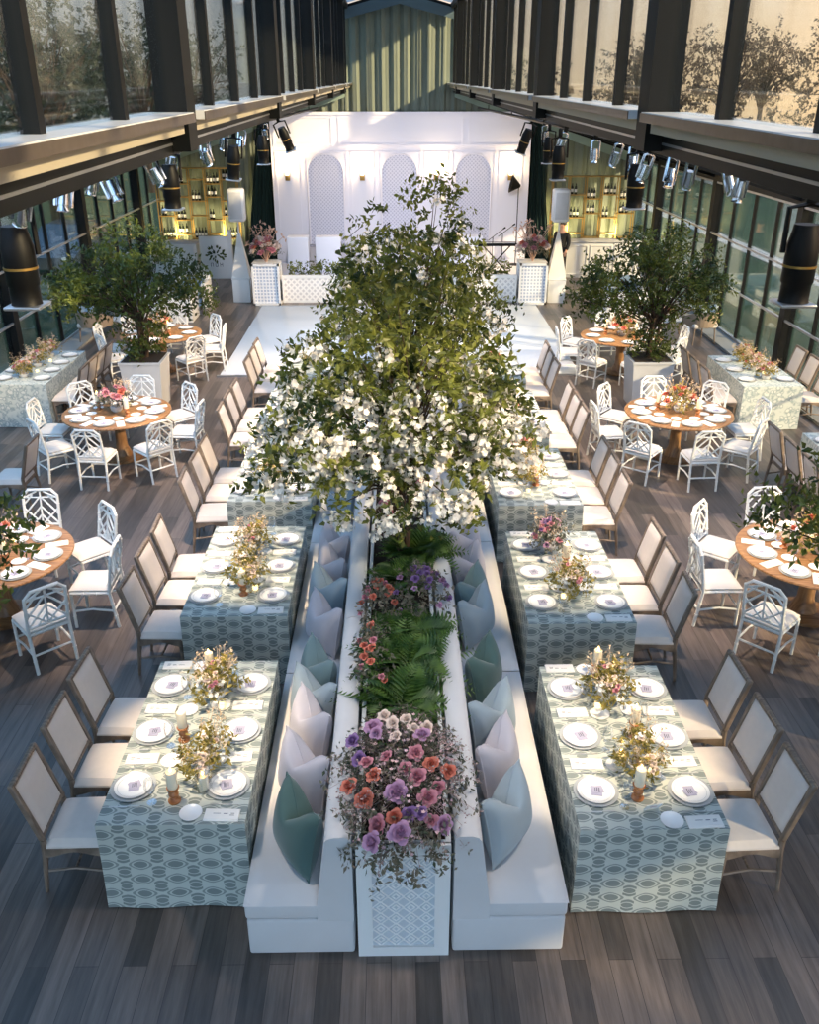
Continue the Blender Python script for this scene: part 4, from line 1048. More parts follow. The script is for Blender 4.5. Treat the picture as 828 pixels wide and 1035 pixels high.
def sofa(label, x, y, rz, w=1.3):
    t = thing('lounge_sofa', label, 'sofa', (x, y, 0), rz)
    sh = M(); sh.rbox((-.33,0,.36), (.14,w,.72), .015).rbox((.05,-w/2+.06,.32), (.75,.12,.64), .015).rbox((.05,w/2-.06,.32), (.75,.12,.64), .015)
    obj('frame', sh, MT['white'], t)
    obj('seat_cushion', M().rbox((.07,0,.33), (.64,w-.25,.2), .05, 3).rbox((.07,0,.13), (.62,w-.25,.2), .01), MT['blue'], t)
    obj('back_cushion', M().rbox((-.18,0,.56), (.16,w-.27,.32), .06, 3), MT['blue'], t)
sofa('white-framed sofa with blue cushions, nearer of the two on the left', -5.75, 22.3, PI/2); sofa('white-framed sofa with blue cushions, farther of the two on the left', -5.7, 23.9, -PI/2)
sofa('white-framed sofa with blue cushions behind the potted tree on the right', 5.7, 22.2, PI/2); sofa('white-framed sofa with blue cushions, farther one on the right', 5.8, 23.9, -PI/2)
PK['pale blue'].put((-5.95, 23.83, .435), 0, 'round-looking blue pillow on the farther left sofa', None, .8, (Matrix.Rotation(-PI/2, 4, 'Z') @ Matrix.Rotation(-.3, 4, 'Y')).to_euler())
# white bar with crest panel, and counters
tb = thing('bar_sign', 'white bar sign panel with dark green leaf crest and initials', 'bar', (-5.5, 27.6, 0))
obj('panel', M().rbox((0,0,.62), (.95,.1,1.24), .01), MT['white'], tb); obj('post', M().box(.4,-.08,0,.5,.08,1.42), MT['white'], tb, False)
cr = M(); rc = random.Random(2)
for _ in range(46):
    a = rc.uniform(0, 6.28); q = rc.random()**.6*.24; cr.leaf((q*math.cos(a), -.056-rc.random()*.01, .72+q*math.sin(a)*.8), Vector((math.cos(a), -.1, math.sin(a))).normalized(), Vector((-math.sin(a), 0, math.cos(a))), .11, .055, 0)
obj('leaf_crest', cr, MT['leafB'], tb, False)
ini = M()
for k, x in enumerate((-.14,-.0,.14)):
    ini.box(x-.04,-.053,.36,x-.025,-.05,.47).box(x+.025,-.053,.36,x+.04,-.05,.47)
    ini.box(x-.04,-.053,(.46,.36,.41)[k],x+.04,-.05,(.47,.375,.425)[k])
obj('initials', ini, MT['ink'], tb, False)
for lb, x, y, w in (('white bar counter with pale front under the left bottle shelf', -6.75, 27.7, 1.4), ('long white bar counter under the right bottle shelf', 6.1, 27.8, 2.3)):
    t = thing('bar_counter', lb, 'counter', (x, y, 0))
    obj('counter_front', M().rbox((0,0,.52), (w,.5,1.04), .01), MT['white'], t); obj('countertop', M().rbox((0,0,1.06), (w+.08,.6,.04), .008), MT['stonep'], t)
    obj('panel_moulding', (lambda m: [ring(m, -w/2+.08+k*(w-.1)/3, -w/2+(k+1)*(w-.1)/3, .1, .95, .03, -.27, -.25) for k in range(3)] and m)(M()), MT['white'], t, False)
# bottle shelves
def shelf(label, x0, x1, y, zz, seed):
    r = random.Random(seed); t = thing('bottle_shelf', label, 'shelf', ((x0+x1)/2, y, 0)); w = x1-x0
    fr = M(); n = 5
    for i in range(n+1):
        x = -w/2+w*i/n; fr.box(x-.015,-.15,0,x+.015,-.12,zz[-1]); fr.box(x-.015,.12,0,x+.015,.15,zz[-1])
    fr.box(-w/2,-.15,zz[-1]-.03,w/2,.15,zz[-1]); obj('frame', fr, MT['gold'], t, False)
    k = 0; bottles = []
    for j, z in enumerate(zz[:-1]):
        for i in range(n):
            zb = z+(.12 if (i+j) % 2 else 0)
            x = -w/2+w*(i+.5)/n; obj('shelf_board', M().box(x-w/n/2,-.16,zb-.022,x+w/n/2,.16,zb), MT['gold'], t, False)
            if r.random() < .62:
                for q in range(r.randint(2, 4)): bottles.append(((x0+x1)/2+x-.15+q*.095, y+r.uniform(-.05,.05), zb, i, j))
    return bottles
bot = thing('wine_bottle', 'bottle', 'bottle')
obj('glass_body', M().lathe([(0,0),(.037,0),(.038,.01),(.038,.19),(.03,.225),(.014,.25),(.013,.31),(0,.31)], n=12), MT['bottle'], bot); obj('label', M().lathe([(.0385,.06),(.0385,.15)], n=12), MT['card'], bot)
BK_ = Kind(bot)
for nm, args in (('left', (-7.4, -4.95, 29.0, [1.0,1.55,2.1,2.6,3.05], 3)), ('right', (4.75, 7.3, 29.0, [1.0,1.6,2.15,2.8], 5))):
    for k, (x, y, z, i, j) in enumerate(shelf('gold-framed bottle shelf against the lit curtain on the %s of the stage' % nm, *args)):
        BK_.put((x, y, z+.002), 0, 'dark wine bottle with pale label on the gold shelf %s of the stage' % nm, 'wine bottles on the %s shelf' % nm)
# stage front: lattice boxes, low lattice wall, flowers and hedge
latm = lattice_material('square_lattice', (238,238,240), (176,186,204), .085, .03); latl = lattice_material('low_lattice', (240,238,234), (206,204,204), .11, .045, True)
def uvbox(x0, y0, z0, x1, y1, z1):
    m = M().box(x0, y0, z0, x1, y1, z1)
    for f in m.f:
        vs = [m.v[i] for i in f]; ax = 0 if max(v[0] for v in vs)-min(v[0] for v in vs) > 1e-6 else 1
        flat = max(v[2] for v in vs)-min(v[2] for v in vs) < 1e-6
        m.uv.append([(v[0], v[1]) if flat else (v[ax], v[2]) for v in vs])
    return m
for nm, x0, x1 in (('left', -3.88, -3.16), ('right', 3.16, 3.9)):
    t = thing('lattice_planter', 'tall white lattice planter at the %s corner of the stage' % nm, 'planter', ((x0+x1)/2, 24.15, 0)); w = (x1-x0)/2
    obj('lattice_panel', uvbox(-w+.05,-.31,.06,w-.05,.31,1.02), latm, t, False)
    fr = M()
    for sx in (-1,1):
        for sy in (-1,1): fr.box(sx*w-.05 if sx > 0 else -w, sy*.33-.03, 0, sx*w if sx > 0 else -w+.05, sy*.33+.03, 1.08)
    fr.box(-w,-.36,1.02,w,.36,1.08).box(-w,-.36,0,w,.36,.06); obj('frame', fr, MT['white'], t, False)
    b_ = bloom_patch('tall blush and dried-flower display on the %s lattice planter' % nm, (x0+x1)/2, 24.15, (('p',12,1.9),('c',18,1.9),('o',5,1.8)), .42, .32, .6, 130, 'dusty', 1.06)
    sp_ = M()
    for _ in range(22):
        a = rp.uniform(0, 6.28); p1 = Vector((math.cos(a)*rp.uniform(.1,.55), math.sin(a)*.25, rp.uniform(.45,1.0))); sp_.tube([(0,0,0), p1*.6+Vector((0,0,.1)), p1], .008, 4)
        for _k in range(5): sp_.leaf(p1+rvec(rp)*.08, rvec(rp).normalized(), rvec(rp).normalized(), .12, .06, 0)
    obj('dried_spray', sp_, mat('dried_spray_'+nm, (206,168,146), .8, noise=.2), b_, False)
for nm, x0, x1 in (('left', -3.14, -.95), ('middle', -.93, .98), ('right', 1.0, 3.14)):
    t = thing('stage_front_panel', 'low white lattice panel along the stage front, %s section' % nm, 'panel', ((x0+x1)/2, 24.2, 0)); w = (x1-x0)/2
    obj('lattice_panel', uvbox(-w,-.03,.06,w,.03,.66), latl, t, False); obj('frame', M().box(-w,-.05,.64,w,.05,.72).box(-w,-.05,0,w,.05,.06).box(-w,-.05,.06,-w+.05,.05,.64).box(w-.05,-.05,.06,w,.05,.64), MT['white'], t, False)
    h_ = thing('box_hedge', 'green hedge planting behind the %s section of the stage front' % nm, 'hedge', ((x0+x1)/2, 24.6, 0))
    pts = [(Vector((rp.uniform(-w+.15, w-.15), rp.uniform(-.15,.15), rp.uniform(.6,.98))), Vector((0,-.4,.6))) for _ in range(int(w*80))]
    obj('foliage', foliage(pts, rp, .09, .5, 9, .2), MT['leafA'], h_, False); obj('trough', M().box(-w+.05,-.2,0,w-.05,.2,.55), MT['white'], h_, False)
st_ = thing('stage_platform', 'low white stage platform in front of the white stage wall', 'stage', (.05, 26.4, 0)); obj('deck', M().rbox((0,0,.2), (7.5,3.0,.4), .01), MT['stagew'], st_)
obj('skirting', M().box(-3.75,-1.53,0,3.75,-1.5,.36), MT['white'], st_, False)
ledw = mat('stage_box_white', (244,244,250), .5)
for lb, x, w, h, z in (('plain white music stand panel, leftmost on the stage', -2.92, .6, .95, .4), ('wide white DJ booth panel left of the tree top', -2.05, .72, .95, .4), ('white booth panel right of the tree top', 1.85, 1.1, .95, .4)):
    t = thing('stage_booth', lb, 'booth', (x, 26.5, z)); obj('front_panel', M().rbox((0,0,h/2), (w,.06,h), .01), ledw, t); obj('shelf_top', M().rbox((0,.2,h), (w,.45,.03), .006), ledw, t); obj('side_panel', M().rbox((-w/2+.02,.22,h/2-.01), (.03,.38,h-.03), .005).rbox((w/2-.02,.22,h/2-.01), (.03,.38,h-.03), .005), ledw, t)
for k, (x, y) in enumerate(((-1.35,26.0),(-.6,26.6),(2.6,25.6),(2.95,26.3))):
    t = thing('microphone_stand', 'thin black microphone stand on the stage, %s from the left' % ('first','second','third','fourth')[k], 'microphone stand', (x, y, .4))
    obj('base', M().lathe([(0,0),(.14,0),(.14,.02),(.02,.03),(0,.03)], n=16), MT['black'], t); obj('pole', M().tube([(0,0,.02),(0,0,1.1)], .012, 6), MT['black'], t); obj('boom', M().tube([(-.12,0,1.0),(.28,-.1,1.32)], .01, 6), MT['black'], t); obj('microphone', M().tube([(.26,-.1,1.31),(.33,-.12,1.36)], [.014,.024], 8), MT['black'], t)
t = thing('keyboard_bench', 'black keyboard on a stand at the right end of the stage', 'keyboard', (2.75, 25.85, .4)); obj('keyboard', M().rbox((0,0,.86), (1.1,.32,.08), .01), MT['blackp'], t); obj('keys', M().box(-.5,-.15,.901,.5,-.02,.905), MT['white'], t, False)
for s in (-1,1): obj('leg', M().tube([(s*.4,-.1,0),(-s*.4,.0,.83)], .018, 6), MT['black'], t)
t = thing('boom_lamp', 'black cone lamp on a tall stand before the right end of the stage wall', 'lamp', (3.5, 27.5, .4)); obj('base', M().lathe([(0,0),(.18,0),(.18,.02),(0,.03)], n=16), MT['black'], t); obj('pole', M().tube([(0,0,.02),(0,0,2.25)], .014, 6), MT['black'], t)
ls_ = obj('lamp_shade', M().lathe([(.02,-.0),(.2,.16),(.21,.16),(.03,-.02)], (0,0,0), 20), MT['black'], t)
ls_.location = (.02,0,2.25); ls_.rotation_euler = (0,-1.35,0); ls_.scale = (1.2,1.2,1.6)
# loudspeakers with white scrims on stands behind the lattice planters
for nm, x, y in (('left', -4.25, 24.5), ('right', 4.2, 24.3)):
    t = thing('scrim_plinth', 'white box plinth beside the %s lattice planter' % nm, 'plinth', (x, y, 0)); obj('box_body', M().rbox((0,0,.3), (.46,.6,.6), .008), MT['white'], t); obj('top_board', M().rbox((0,0,.61), (.48,.62,.02), .004), MT['white'], t)
    t = thing('loudspeaker', 'white-covered loudspeaker on a stand with tapering white scrim at the %s of the stage' % nm, 'loudspeaker', (x, y, .62))
    obj('stand_scrim', M().hexa([(-.24,-.24,0),(.24,-.24,0),(.24,.24,0),(-.24,.24,0),(-.03,-.03,1.15),(.03,-.03,1.15),(.03,.03,1.15),(-.03,.03,1.15)]), MT['linen'], t, False)
    obj('pole', M().tube([(0,0,1.1),(0,0,1.5)], .02, 8), MT['white'], t); obj('cabinet', M().rbox((0,0,1.85), (.42,.4,.82), .06, 3), MT['white'], t); obj('grille', M().rbox((0,-.2,1.85), (.32,.02,.66), .02, 2), MT['stonep'], t)
# the waiter
def skinmesh(name, verts, edges, radii, mt, parent, sub=2):
    me = bpy.data.meshes.new(name); me.from_pydata(verts, edges, []); me.materials.append(mt)
    o = bpy.data.objects.new(name, me); C.objects.link(o); o.parent = parent
    sk = o.modifiers.new('skin', 'SKIN'); me.skin_vertices or None
    for v, r_ in zip(me.skin_vertices[0].data, radii): v.radius = (r_, r_) if not isinstance(r_, tuple) else r_
    me.skin_vertices[0].data[0].use_root = True; sk.use_smooth_shade = True
    o.modifiers.new('sub', 'SUBSURF').levels = sub; o.modifiers['sub'].render_levels = sub; return o
pe = thing('person', 'person in black suit standing with back turned behind the right loudspeaker', 'person', (4.78, 27.0, 0), PI-.5)
V = [(0,0,.93),(0,0,1.08),(0,.0,1.25),(0,0,1.38),(0,.0,1.47),(0,.01,1.55),(0,.015,1.64),(0,.0,1.72),
     (-.09,0,.9),(-.1,.01,.5),(-.1,-.02,.09),(-.1,.12,.035),(.09,0,.9),(.1,.01,.5),(.1,-.02,.09),(.1,.12,.035),
     (-.17,0,1.38),(-.22,-.01,1.12),(-.2,.12,.92),(-.19,.17,.86),(.17,0,1.38),(.22,-.01,1.12),(.2,.1,.9),(.19,.15,.84)]
Ed = [(0,1),(1,2),(2,3),(3,4),(4,5),(5,6),(6,7),(0,8),(8,9),(9,10),(10,11),(0,12),(12,13),(13,14),(14,15),(3,16),(16,17),(17,18),(18,19),(3,20),(20,21),(21,22),(22,23)]
Rr = [.12,.12,.14,.12,.055,.065,.085,.06,.085,.06,.045,.035,.085,.06,.045,.035,.06,.045,.035,.03,.06,.045,.035,.03]
hand = []
for s, (hx, hy, hz) in ((-1, (-.19,.17,.86)), (1, (.19,.15,.84))):
    for f in range(4):
        b = len(V); x = hx+(f-1.5)*.019; ln = (.07,.085,.08,.06)[f]
        V += [(x, hy+.02, hz-.02), (x, hy+.035, hz-.02-ln*.55), (x, hy+.03, hz-.02-ln)]; Ed += [(19 if s < 0 else 23, b), (b, b+1), (b+1, b+2)]; Rr += [.009,.008,.007]
    b = len(V); V += [(hx-s*.03, hy+.02, hz+.005), (hx-s*.045, hy+.045, hz-.03)]; Ed += [(19 if s < 0 else 23, b), (b, b+1)]; Rr += [.01,.008]
body = skinmesh('body', V, Ed, Rr, MT['skin'], pe)
suit = skinmesh('suit_jacket', V[:4]+V[16:19]+V[20:23]+[(0,0,.84)], [(0,1),(1,2),(2,3),(3,4),(4,5),(5,6),(3,7),(7,8),(8,9),(0,10)], [.145,.145,.16,.135,.08,.065,.05,.08,.065,.05,.14], MT['suit'], pe)
tr_ = skinmesh('trousers', [V[0]]+V[8:11]+V[12:15], [(0,1),(1,2),(2,3),(0,4),(4,5),(5,6)], [.135,.105,.08,.068,.105,.08,.068], MT['suit'], pe)
for s in (-1, 1): obj('shoe', M().rbox((s*.1,.06,.04), (.1,.27,.08), .035, 3), MT['blackp'], pe)
obj('hair', M().grid(14, 8, lambda u, v: (.098*math.cos(2*PI*u)*math.cos(v*1.5-.25), -.012+.105*math.sin(2*PI*u)*math.cos(v*1.5-.25)-.01, 1.655+.115*math.sin(v*1.8-.25))), MT['hair'], pe)
fc = M().rbox((0,.105,1.625), (.022,.035,.045), .009, 2); obj('nose', fc, MT['skin'], pe)
for s in (-1, 1):
    obj('eye', M().lathe([(0,-.011),(.011,0),(0,.011)], (s*.034,.086,1.655), 10), MT['black'], pe); obj('ear', M().rbox((s*.09,.01,1.64), (.02,.03,.055), .009, 2), MT['skin'], pe)
obj('mouth', M().rbox((0,.092,1.585), (.045,.008,.008), .003, 1), mat('lips', (150,84,76), .5), pe)

# ------------------------------------------------------------------ lighting rig
for sgn, nm in ((-1,'left'),(1,'right')):
    t = thing('lighting_bar', 'long black lighting bar hung along the %s clerestory beam' % nm, 'lighting bar', (sgn*2.3, 0, 4.72)); obj('bar_tube', M().tube([(0,3.5,0),(0,28,0)], .028, 8), MT['black'], t)
    obj('hanger', (lambda m: [m.tube([(0,y,.0),(0,y,.12)], .012, 6) for y in range(5,28,5)] and m)(M()), MT['black'], t)
def make_par(black=True, L_=.40, r_=.082):
    t = thing('stage_light', 'stage light', 'stage light')          # hangs from its clamp; lamp axis along -z
    mt = MT['blackp'] if black else MT['chrome']
    obj('body', M().lathe([(.0,.0),(r_*.75,0),(r_*.8,-.03),(r_,-.1),(r_,-L_*.72),(r_*.92,-L_*.74),(r_*.92,-L_*.96),(r_*1.02,-L_),(r_*.8,-L_+.005),(r_*.75,-L_*.85)], (0,0,-.12), 20), mt, t)
    obj('lens', M().lathe([(0,-L_*.86),(r_*.76,-L_*.86)], (0,0,-.12), 16), MT['bulb'] if not black else mat('dark_lens', (40,44,50), .1), t)
    y = M().tube([(-r_*1.25,0,-.22-L_*.1),(-r_*1.25,0,-.04),(0,0,-.02),(r_*1.25,0,-.04),(r_*1.25,0,-.22-L_*.1)], .014, 6); obj('yoke', y, mt, t)
    obj('clamp', M().rbox((0,0,.03), (.05,.04,.1), .01), MT['black'], t)
    if black:
        obj('gel_ring', M().lathe([(r_*1.01,-L_*.5),(r_*1.04,-L_*.5),(r_*1.04,-L_*.53),(r_*1.01,-L_*.53)], (0,0,-.12), 20), MT['gold'], t)
        obj('base_flange', M().rbox((0,0,-.12-L_), (r_*2.3,r_*2.2,.02), .008), MT['alu'], t)
    return t
big = Kind(make_par(True)); sml = Kind(make_par(False, .15, .042))
BIG = [('left',-2.56,6.0,.0,.0,1.28),('left',-2.23,9.0,0,0,1.0),('left',-2.1,12.0,.1,.1,1.0),('left',-2.16,15.0,0,0,1.05),('left',-2.26,18.0,.25,-.35,1.1),
       ('right',2.58,6.0,.0,.0,1.28),('right',2.2,9.0,0,0,1.0),('right',1.96,12.0,0,0,1.0),('right',2.14,14.0,0,0,.9),('right',2.3,17.0,.2,.3,1.05)]
c_ = {}
for side, x, y, rx, ry, s in BIG:
    k = c_.get(side, 0); c_[side] = k+1
    big.put((x, y, 4.56 if s > 1.2 else 4.68), 0, 'black cylindrical stage light, %s along the %s lighting bar' % (('nearest','second','third','fourth','fifth')[k], side), 'black stage lights', s, (rx, ry, 0))
SML = [('left',-2.43,7.5,.2,.3),('left',-2.35,6.5,-.2,.2),('left',-2.19,10.4,.1,-.3),('left',-2.28,11.1,-.2,.1),('left',-2.3,5.6,.4,.2),('left',-2.2,8.1,0,-.4),('left',-2.4,13.2,.3,.2),('left',-2.3,16.3,.2,-.2),('left',-2.25,7.0,-.3,-.3),('left',-2.3,9.6,.2,.2),('left',-2.3,14.0,-.2,.2),
       ('right',2.2,11.0,0,0),('right',2.18,8.5,.2,.2),('right',2.26,8.05,-.2,.3),('right',2.5,7.0,.1,.1),('right',2.5,7.45,-.2,-.2),('right',2.53,5.3,.2,-.3),('right',2.3,10.2,.3,.1),('right',2.2,13.0,.2,.2),('right',2.3,15.5,.2,-.2),('right',2.35,7.8,.3,-.1),('right',2.3,9.6,-.2,.2)]
c_ = {}
OD = ('first','second','third','fourth','fifth','sixth','seventh','eighth','ninth','tenth','eleventh')
for side in ('left', 'right'):
    for k, (sd, x, y, rx, ry) in enumerate(sorted([q for q in SML if q[0] == side], key=lambda q: q[2])):
        sml.put((x, y, 4.7), 0, 'small chrome stage light, %s from the front on the %s lighting bar' % (OD[k], side), 'chrome stage lights', 1.0, (rx, ry, .4))
def spot(loc, to, W, col=(1,.74,.42), ang=34, blend=.45, r_=.05):
    l = bpy.data.lights.new('pin_spot', 'SPOT'); l.energy = W; l.color = col; l.spot_size = R(ang); l.spot_blend = blend; l.shadow_soft_size = r_
    o = bpy.data.objects.new('pin_spot', l); C.objects.link(o); o.location = loc
    o.rotation_euler = (Vector(to)-Vector(loc)).to_track_quat('-Z', 'Y').to_euler(); return o
SP = 4.3
for side, spans in (('left', LT), ('right', RT_)):
    for i, (a, b) in enumerate(spans):
        sx = 2.3 if side == 'right' else -2.3
        ym = (a+b)/2
        spot((sx, ym-.55, 4.42), (XC[side]*1.0, ym+.1, .76), (150, 150, 190, 170, 150)[i]*SP, (1,.77,.48), 29, .6)
for nm, x, y in RND:
    spot((2.3 if x > 0 else -2.3, y-1.0, 4.4), (x*1.02, y+.1, .76), 110*SP, ang=30)
for x, y in ((-6.45,15.4),(6.15,15.0),(6.2,10.9)): spot((x*.84, y-2.6, 3.75), (x, y, .8), 420, ang=38)  # lamps without fixtures, added to brighten the outer floral tables
for sx_ in (-1, 1):
    for y in (8.5, 12.5, 16.5): spot((sx_*2.3, y, 4.5), (sx_*3.4, y+.8, 0), 760, (1,.80,.63), 62, .9, .12)
# stage wash from front fixtures and warm shelf uplights
for x in (-2.2, 0.05, 2.3): spot((x, 21.0, 4.6), (x*1.2, 28, 2.2), 380, (.93,.9,1.0), 62, .8, .15)
for x in (-6.9, -5.4, 5.3, 6.8):
    spot((x, 28.45, 1.12), (x, 29.7, 2.3), 95, (1,.80,.36), 125, 1.0, .2)
    spot((x, 29.4, .6), (x, 29.75, 2.4), 70, (1,.80,.36), 120, 1.0, .2)
for sx_ in (-1, 1):
    spot((sx_*2.3, 5.6, 4.5), (-sx_*.1, 8.0, 2.2), 330, (1,.84,.6), 40, .7, .1)
    spot((sx_*2.3, 9.0, 4.5), (sx_*.1, 11.2, 3.0), 240, (1,.84,.6), 40, .7, .1)
for sx_ in (-1, 1): spot((sx_*2.3, 4.6, 4.5), (-.08, 5.3, .9), 210, (1,.88,.76), 52, .9, .1)  # added warm fill on the planter roses and bench backs
spot((.0, 20.0, 4.7), (0, 21.5, 0), 520, (.9,.93,1), 110, .8, .2)

# ------------------------------------------------------------------ outside: trees, hedges, parked cars, tents
def outdoor_tree(label, x, y, h, seed, kind, s=1.0):
    r = random.Random(seed); t = thing('outdoor_tree', label, 'tree', (x, y, -.13))
    tr = M(); tr.tube([(0,0,-.05),(.1,0,h*.25),(0,.1,h*.5)], [.22*s,.17*s,.12*s], 8); obj('trunk', tr, MT['bark'], t)
    pts = in_blobs([(0,0,h*.62,h*.3,h*.3,h*.26),(h*.16,0,h*.78,h*.2,h*.2,h*.17),(-h*.17,0,h*.55,h*.2,h*.2,h*.16)], 150, r, .5)
    br = M()
    for p, o in r.sample(pts, 36):
        s0 = Vector((0,0,h*r.uniform(.25,.5))); br.tube([s0, s0.lerp(p,.5)+Vector((0,0,.2)), p], [.07*s,.045*s,.015*s], 5, False)
    obj('branch', br, MT['bark'], t)
    obj('foliage', foliage(pts, r, .26 if kind else .16, .55, 12, h*.1, .1), kind or MT['autumn'], t, False)
    return Kind(t)
MT['autumn'] = leafmat('autumn_leaf', (66,52,40), (120,92,64), .5, .3); MT['evergreen'] = leafmat('evergreen_leaf', (22,40,28), (48,66,40), .5, .2)
OT = [outdoor_tree('brown autumn tree', 30, 20, 10, 1, MT['autumn']), outdoor_tree('dark evergreen tree', -24, 12, 11, 2, MT['evergreen']), outdoor_tree('thin brown tree', 36, 30, 9, 3, MT['autumn'])]
spots_ = [(0,34,74,1.2),(2,40,82,1.2),(0,47,76,1.25),(2,55,85,1.3),(0,62,78,1.3),(2,50,64,1.15),(0,58,56,1.2),(2,66,64,1.3),(0,70,50,1.2),(2,30,88,1.2),(0,26,94,1.2),(2,66,38,1.2),(0,72,28,1.2),(2,36,96,1.3),(0,22,90,1.1),
          (1,-13,22,.8),(1,-15,29,.9),(1,-13.5,37,.85),(1,-16,45,1.0),(1,-14,54,.95),(1,-13,63,.9),(1,-14,14,.75),(1,17.5,36,.4),(1,19,46,.45)]
cn = {}
for k, x, y, s in spots_:
    side = 'right' if x > 0 else 'left'; n = cn.get(side, 0); cn[side] = n+1
    OT[k].put((x, y, -.13), n*1.3, '%s outside the glass on the %s, number %s out from the hall front' % (('brown autumn tree','dark evergreen tree','thin brown tree')[k], side, ('one','two','three','four','five','six','seven','eight','nine','ten','eleven','twelve','thirteen','fourteen','fifteen','sixteen','seventeen','eighteen')[n]), 'trees outside the hall', s)
def treeline(label, pts_, h, seed, mt, dens):
    r = random.Random(seed); P_ = []
    for (x0, y0), (x1, y1) in zip(pts_, pts_[1:]):
        n = int(math.hypot(x1-x0, y1-y0)*dens)
        for _ in range(n):
            u = r.random(); P_.append((Vector((x0+(x1-x0)*u+r.uniform(-2,2), y0+(y1-y0)*u+r.uniform(-2,2), h*r.random()**.8*(.8+.2*math.sin(u*23)))), rvec(r).normalized()))
    o = obj('distant_foliage', foliage(P_, r, .5, .6, 12, 1.4, .1), mt, None, False); tag(o, label, 'trees', kind='stuff')
treeline('long brown belt of distant woodland beyond the lawn to the right', [(12,112),(60,98),(84,60),(90,20)], 8.5, 11, MT['autumn'], 8)
treeline('long dark belt of woodland close behind the left glass', [(-23,112),(-24,70),(-23.5,30),(-24,4)], 10.5, 12, MT['evergreen'], 12)
# unseen trees added to block the low sun from the front of the hall
for q, (x, y, s) in enumerate(((15.5,-8.8,.95),(16.0,-2.4,.98),(21,-15,1.1),(18,2.8,.5))):
    OT[0].put((x, y, -.13), q*2.1, 'added brown shade tree beyond the front right corner of the hall, %s one' % ('first','second','third','fourth')[q], 'trees outside the hall', s)
def make_car(mt):
    t = thing('car', 'car', 'car'); b = M()
    prof = [(-2.1,.35),(-2.15,.7),(-1.6,.86),(-.9,.95),(-.35,1.4),(1.1,1.42),(1.75,.98),(2.1,.9),(2.15,.4)]
    n = len(prof); ww = lambda z: .86 if z < 1 else .68
    b.v = [(x, -ww(z), z) for x, z in prof]+[(x, ww(z), z) for x, z in prof]; b.f = [tuple(range(n)), tuple(range(n, 2*n))[::-1]]+[(i, n+i, n+(i+1)%n, (i+1)%n)[::-1] for i in range(n)]
    obj('body', b, mt, t)
    w = M(); 
    for s in (-1, 1): w.hexa([(-.75,s*.84-.01,1.0),(1.45,s*.84-.01,1.0),(1.45,s*.84+.01,1.0),(-.75,s*.84+.01,1.0),(-.32,s*.72-.01,1.34),(1.05,s*.72-.01,1.34),(1.05,s*.72+.01,1.34),(-.32,s*.72+.01,1.34)])
    obj('side_window', w, MT['bottle'], t, False)
    for x in (-1.35, 1.35):
        for s in (-1, 1): obj('wheel', M().tube([(x,s*.72,.32),(x,s*.9,.32)], .32, 18), MT['blackp'], t)
    obj('headlight', M().rbox((-2.12,.6,.66), (.06,.3,.12), .02).rbox((-2.12,-.6,.66), (.06,.3,.12), .02), MT['white'], t)
    return Kind(t)
carw = make_car(mat('white_car_paint', (226,228,230), .2)); carg = make_car(mat('grey_car_paint', (110,114,120), .25, .4))
n = 0
for K_, x, y in ((carw,23,50),(carg,23.3,57),(carw,23,64),(carw,32.6,56),(carg,32.8,63),(carw,32.5,71),(carw,23.2,72),(carg,-10.6,15),(carw,-10.9,20.5),(carg,-10.7,30)):
    n += 1; K_.put((x, y, -.13), PI/2, '%s car parked outside on the %s, %s from the front' % ('white' if K_ is carw else 'grey', 'right' if x > 0 else 'left', ('first','second','third','fourth','fifth','sixth','seventh','first','second','third')[n-1]), 'parked cars')
def marquee(label, x, y, w, l):
    t = thing('marquee', label, 'tent', (x, y, -.13))
    obj('canopy', M().add([(-w/2,-l/2,2.6),(w/2,-l/2,2.6),(w/2,l/2,2.6),(-w/2,l/2,2.6),(0,-l/2,3.9),(0,l/2,3.9)], [(0,1,4),(1,2,5,4),(2,3,5),(3,0,4,5)]), MT['fabricroof'], t, False)
    obj('side_wall', M().box(-w/2,-l/2,0,-w/2+.03,l/2,2.6).box(w/2-.03,-l/2,0,w/2,l/2,2.6), MT['linen'], t, False)
marquee('white peaked tent on the lawn outside the right glass', 17, 60, 5, 8); marquee('white tent beyond the parked cars on the left', -38, 48, 6, 10)

# ------------------------------------------------------------------ sky, sun, camera
w = bpy.data.worlds.new('World'); sc.world = w; w.use_nodes = True; nt = w.node_tree; N, L = nt.nodes, nt.links; bg = N['Background']
SUN = Vector((-.86, .50, -.40)).normalized()          # the way the light travels
tc = N.new('ShaderNodeTexCoord'); sx = N.new('ShaderNodeSeparateXYZ'); L.new(tc.outputs['Generated'], sx.inputs[0])
cr = N.new('ShaderNodeValToRGB'); e = cr.color_ramp.elements
e[0].position = .0; e[0].color = (.26,.25,.24,1); e[1].position = 1; e[1].color = (.19,.38,.66,1)
q = e.new(.1); q.color = (.30,.31,.33,1); q = e.new(.26); q.color = (.52,.66,.88,1); q = e.new(.45); q.color = (.27,.46,.74,1)
L.new(sx.outputs['Z'], cr.inputs[0])
dt = N.new('ShaderNodeVectorMath'); dt.operation = 'DOT_PRODUCT'; L.new(tc.outputs['Generated'], dt.inputs[0]); h_ = Vector((.97,.24,.06)).normalized(); dt.inputs[1].default_value = h_
c2 = N.new('ShaderNodeValToRGB'); e = c2.color_ramp.elements; e[0].position = .1; e[0].color = (0,0,0,1); e[1].position = 1; e[1].color = (2.6,1.4,.6,1); q = e.new(.55); q.color = (.66,.38,.13,1)
L.new(dt.outputs['Value'], c2.inputs[0])
hz = N.new('ShaderNodeMapRange'); hz.inputs['From Min'].default_value = .45; hz.inputs['From Max'].default_value = .0; L.new(sx.outputs['Z'], hz.inputs['Value'])
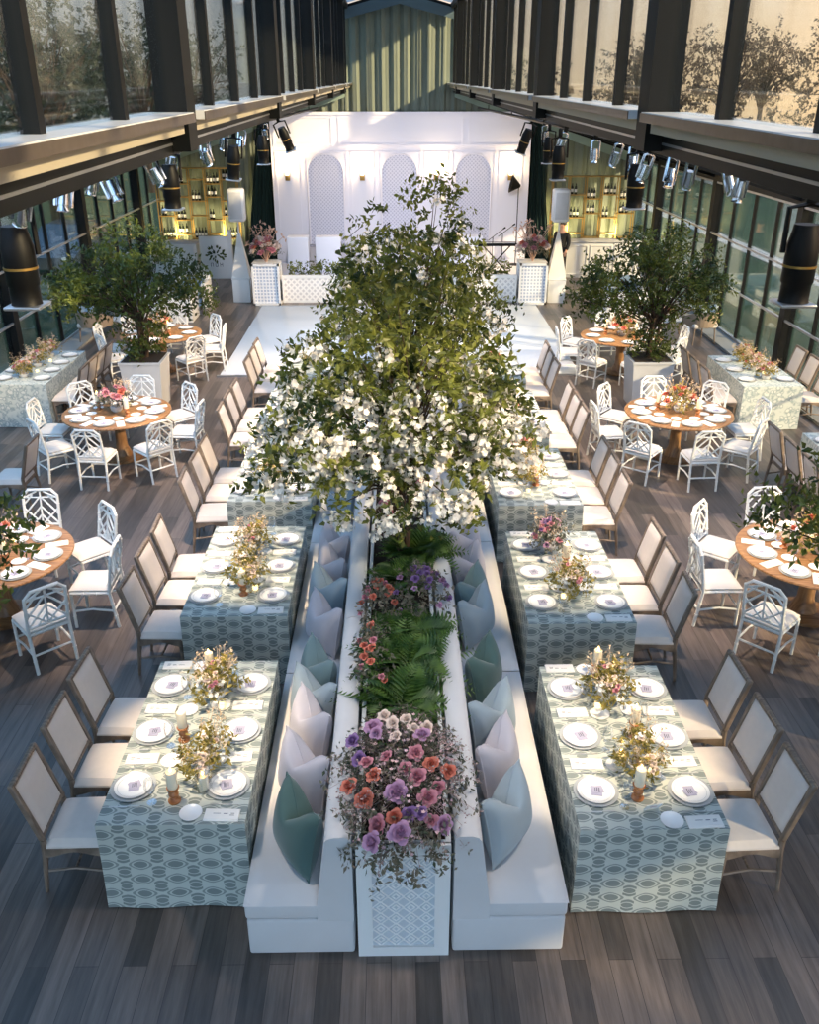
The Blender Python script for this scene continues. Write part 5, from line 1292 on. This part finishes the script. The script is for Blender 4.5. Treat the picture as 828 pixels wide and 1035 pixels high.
mu = N.new('ShaderNodeMix'); mu.data_type = 'RGBA'; mu.blend_type = 'MULTIPLY'; mu.inputs[0].default_value = 1; L.new(c2.outputs[0], mu.inputs[6]); L.new(hz.outputs[0], mu.inputs[7])
ad = N.new('ShaderNodeMix'); ad.data_type = 'RGBA'; ad.blend_type = 'ADD'; ad.inputs[0].default_value = 1; L.new(cr.outputs[0], ad.inputs[6]); L.new(mu.outputs[2], ad.inputs[7])
d3 = N.new('ShaderNodeVectorMath'); d3.operation = 'DOT_PRODUCT'; L.new(tc.outputs['Generated'], d3.inputs[0]); d3.inputs[1].default_value = Vector((-.15,-1,.42)).normalized()
c3 = N.new('ShaderNodeValToRGB'); e = c3.color_ramp.elements; e[0].position = .55; e[0].color = (0,0,0,1); e[1].position = 1; e[1].color = (.5,.72,1.0,1); L.new(d3.outputs['Value'], c3.inputs[0])
a3 = N.new('ShaderNodeMix'); a3.data_type = 'RGBA'; a3.blend_type = 'ADD'; a3.inputs[0].default_value = 1; L.new(ad.outputs[2], a3.inputs[6]); L.new(c3.outputs[0], a3.inputs[7])
L.new(a3.outputs[2], bg.inputs['Color']); bg.inputs['Strength'].default_value = 1.5
sl = bpy.data.lights.new('sun', 'SUN'); sl.energy = 6; sl.color = (1,.72,.42); sl.angle = R(2.2)
so = bpy.data.objects.new('sun', sl); C.objects.link(so); so.rotation_euler = SUN.to_track_quat('-Z', 'Y').to_euler(); so.location = (20,-10,12)
cam = bpy.data.cameras.new('camera'); cam.sensor_fit = 'VERTICAL'; cam.sensor_height = 36; cam.lens = 900/1035*36; cam.clip_end = 400
co = bpy.data.objects.new('camera', cam); C.objects.link(co); co.location = (-.1, 0, 5.2); co.rotation_euler = (R(90-25.4), 0, R(-.86)); sc.camera = co
sc.view_settings.view_transform = 'Standard'; sc.view_settings.look = 'None'; sc.view_settings.exposure = .52; sc.view_settings.gamma = 1; sc.view_settings.use_curve_mapping = False
sc.cycles.transparent_max_bounces = 24; sc.cycles.max_bounces = 6; sc.cycles.diffuse_bounces = 3; sc.cycles.glossy_bounces = 2; sc.cycles.caustics_reflective = False; sc.cycles.caustics_refractive = False
sc.cycles.sample_clamp_indirect = 6; sc.cycles.use_denoising = True
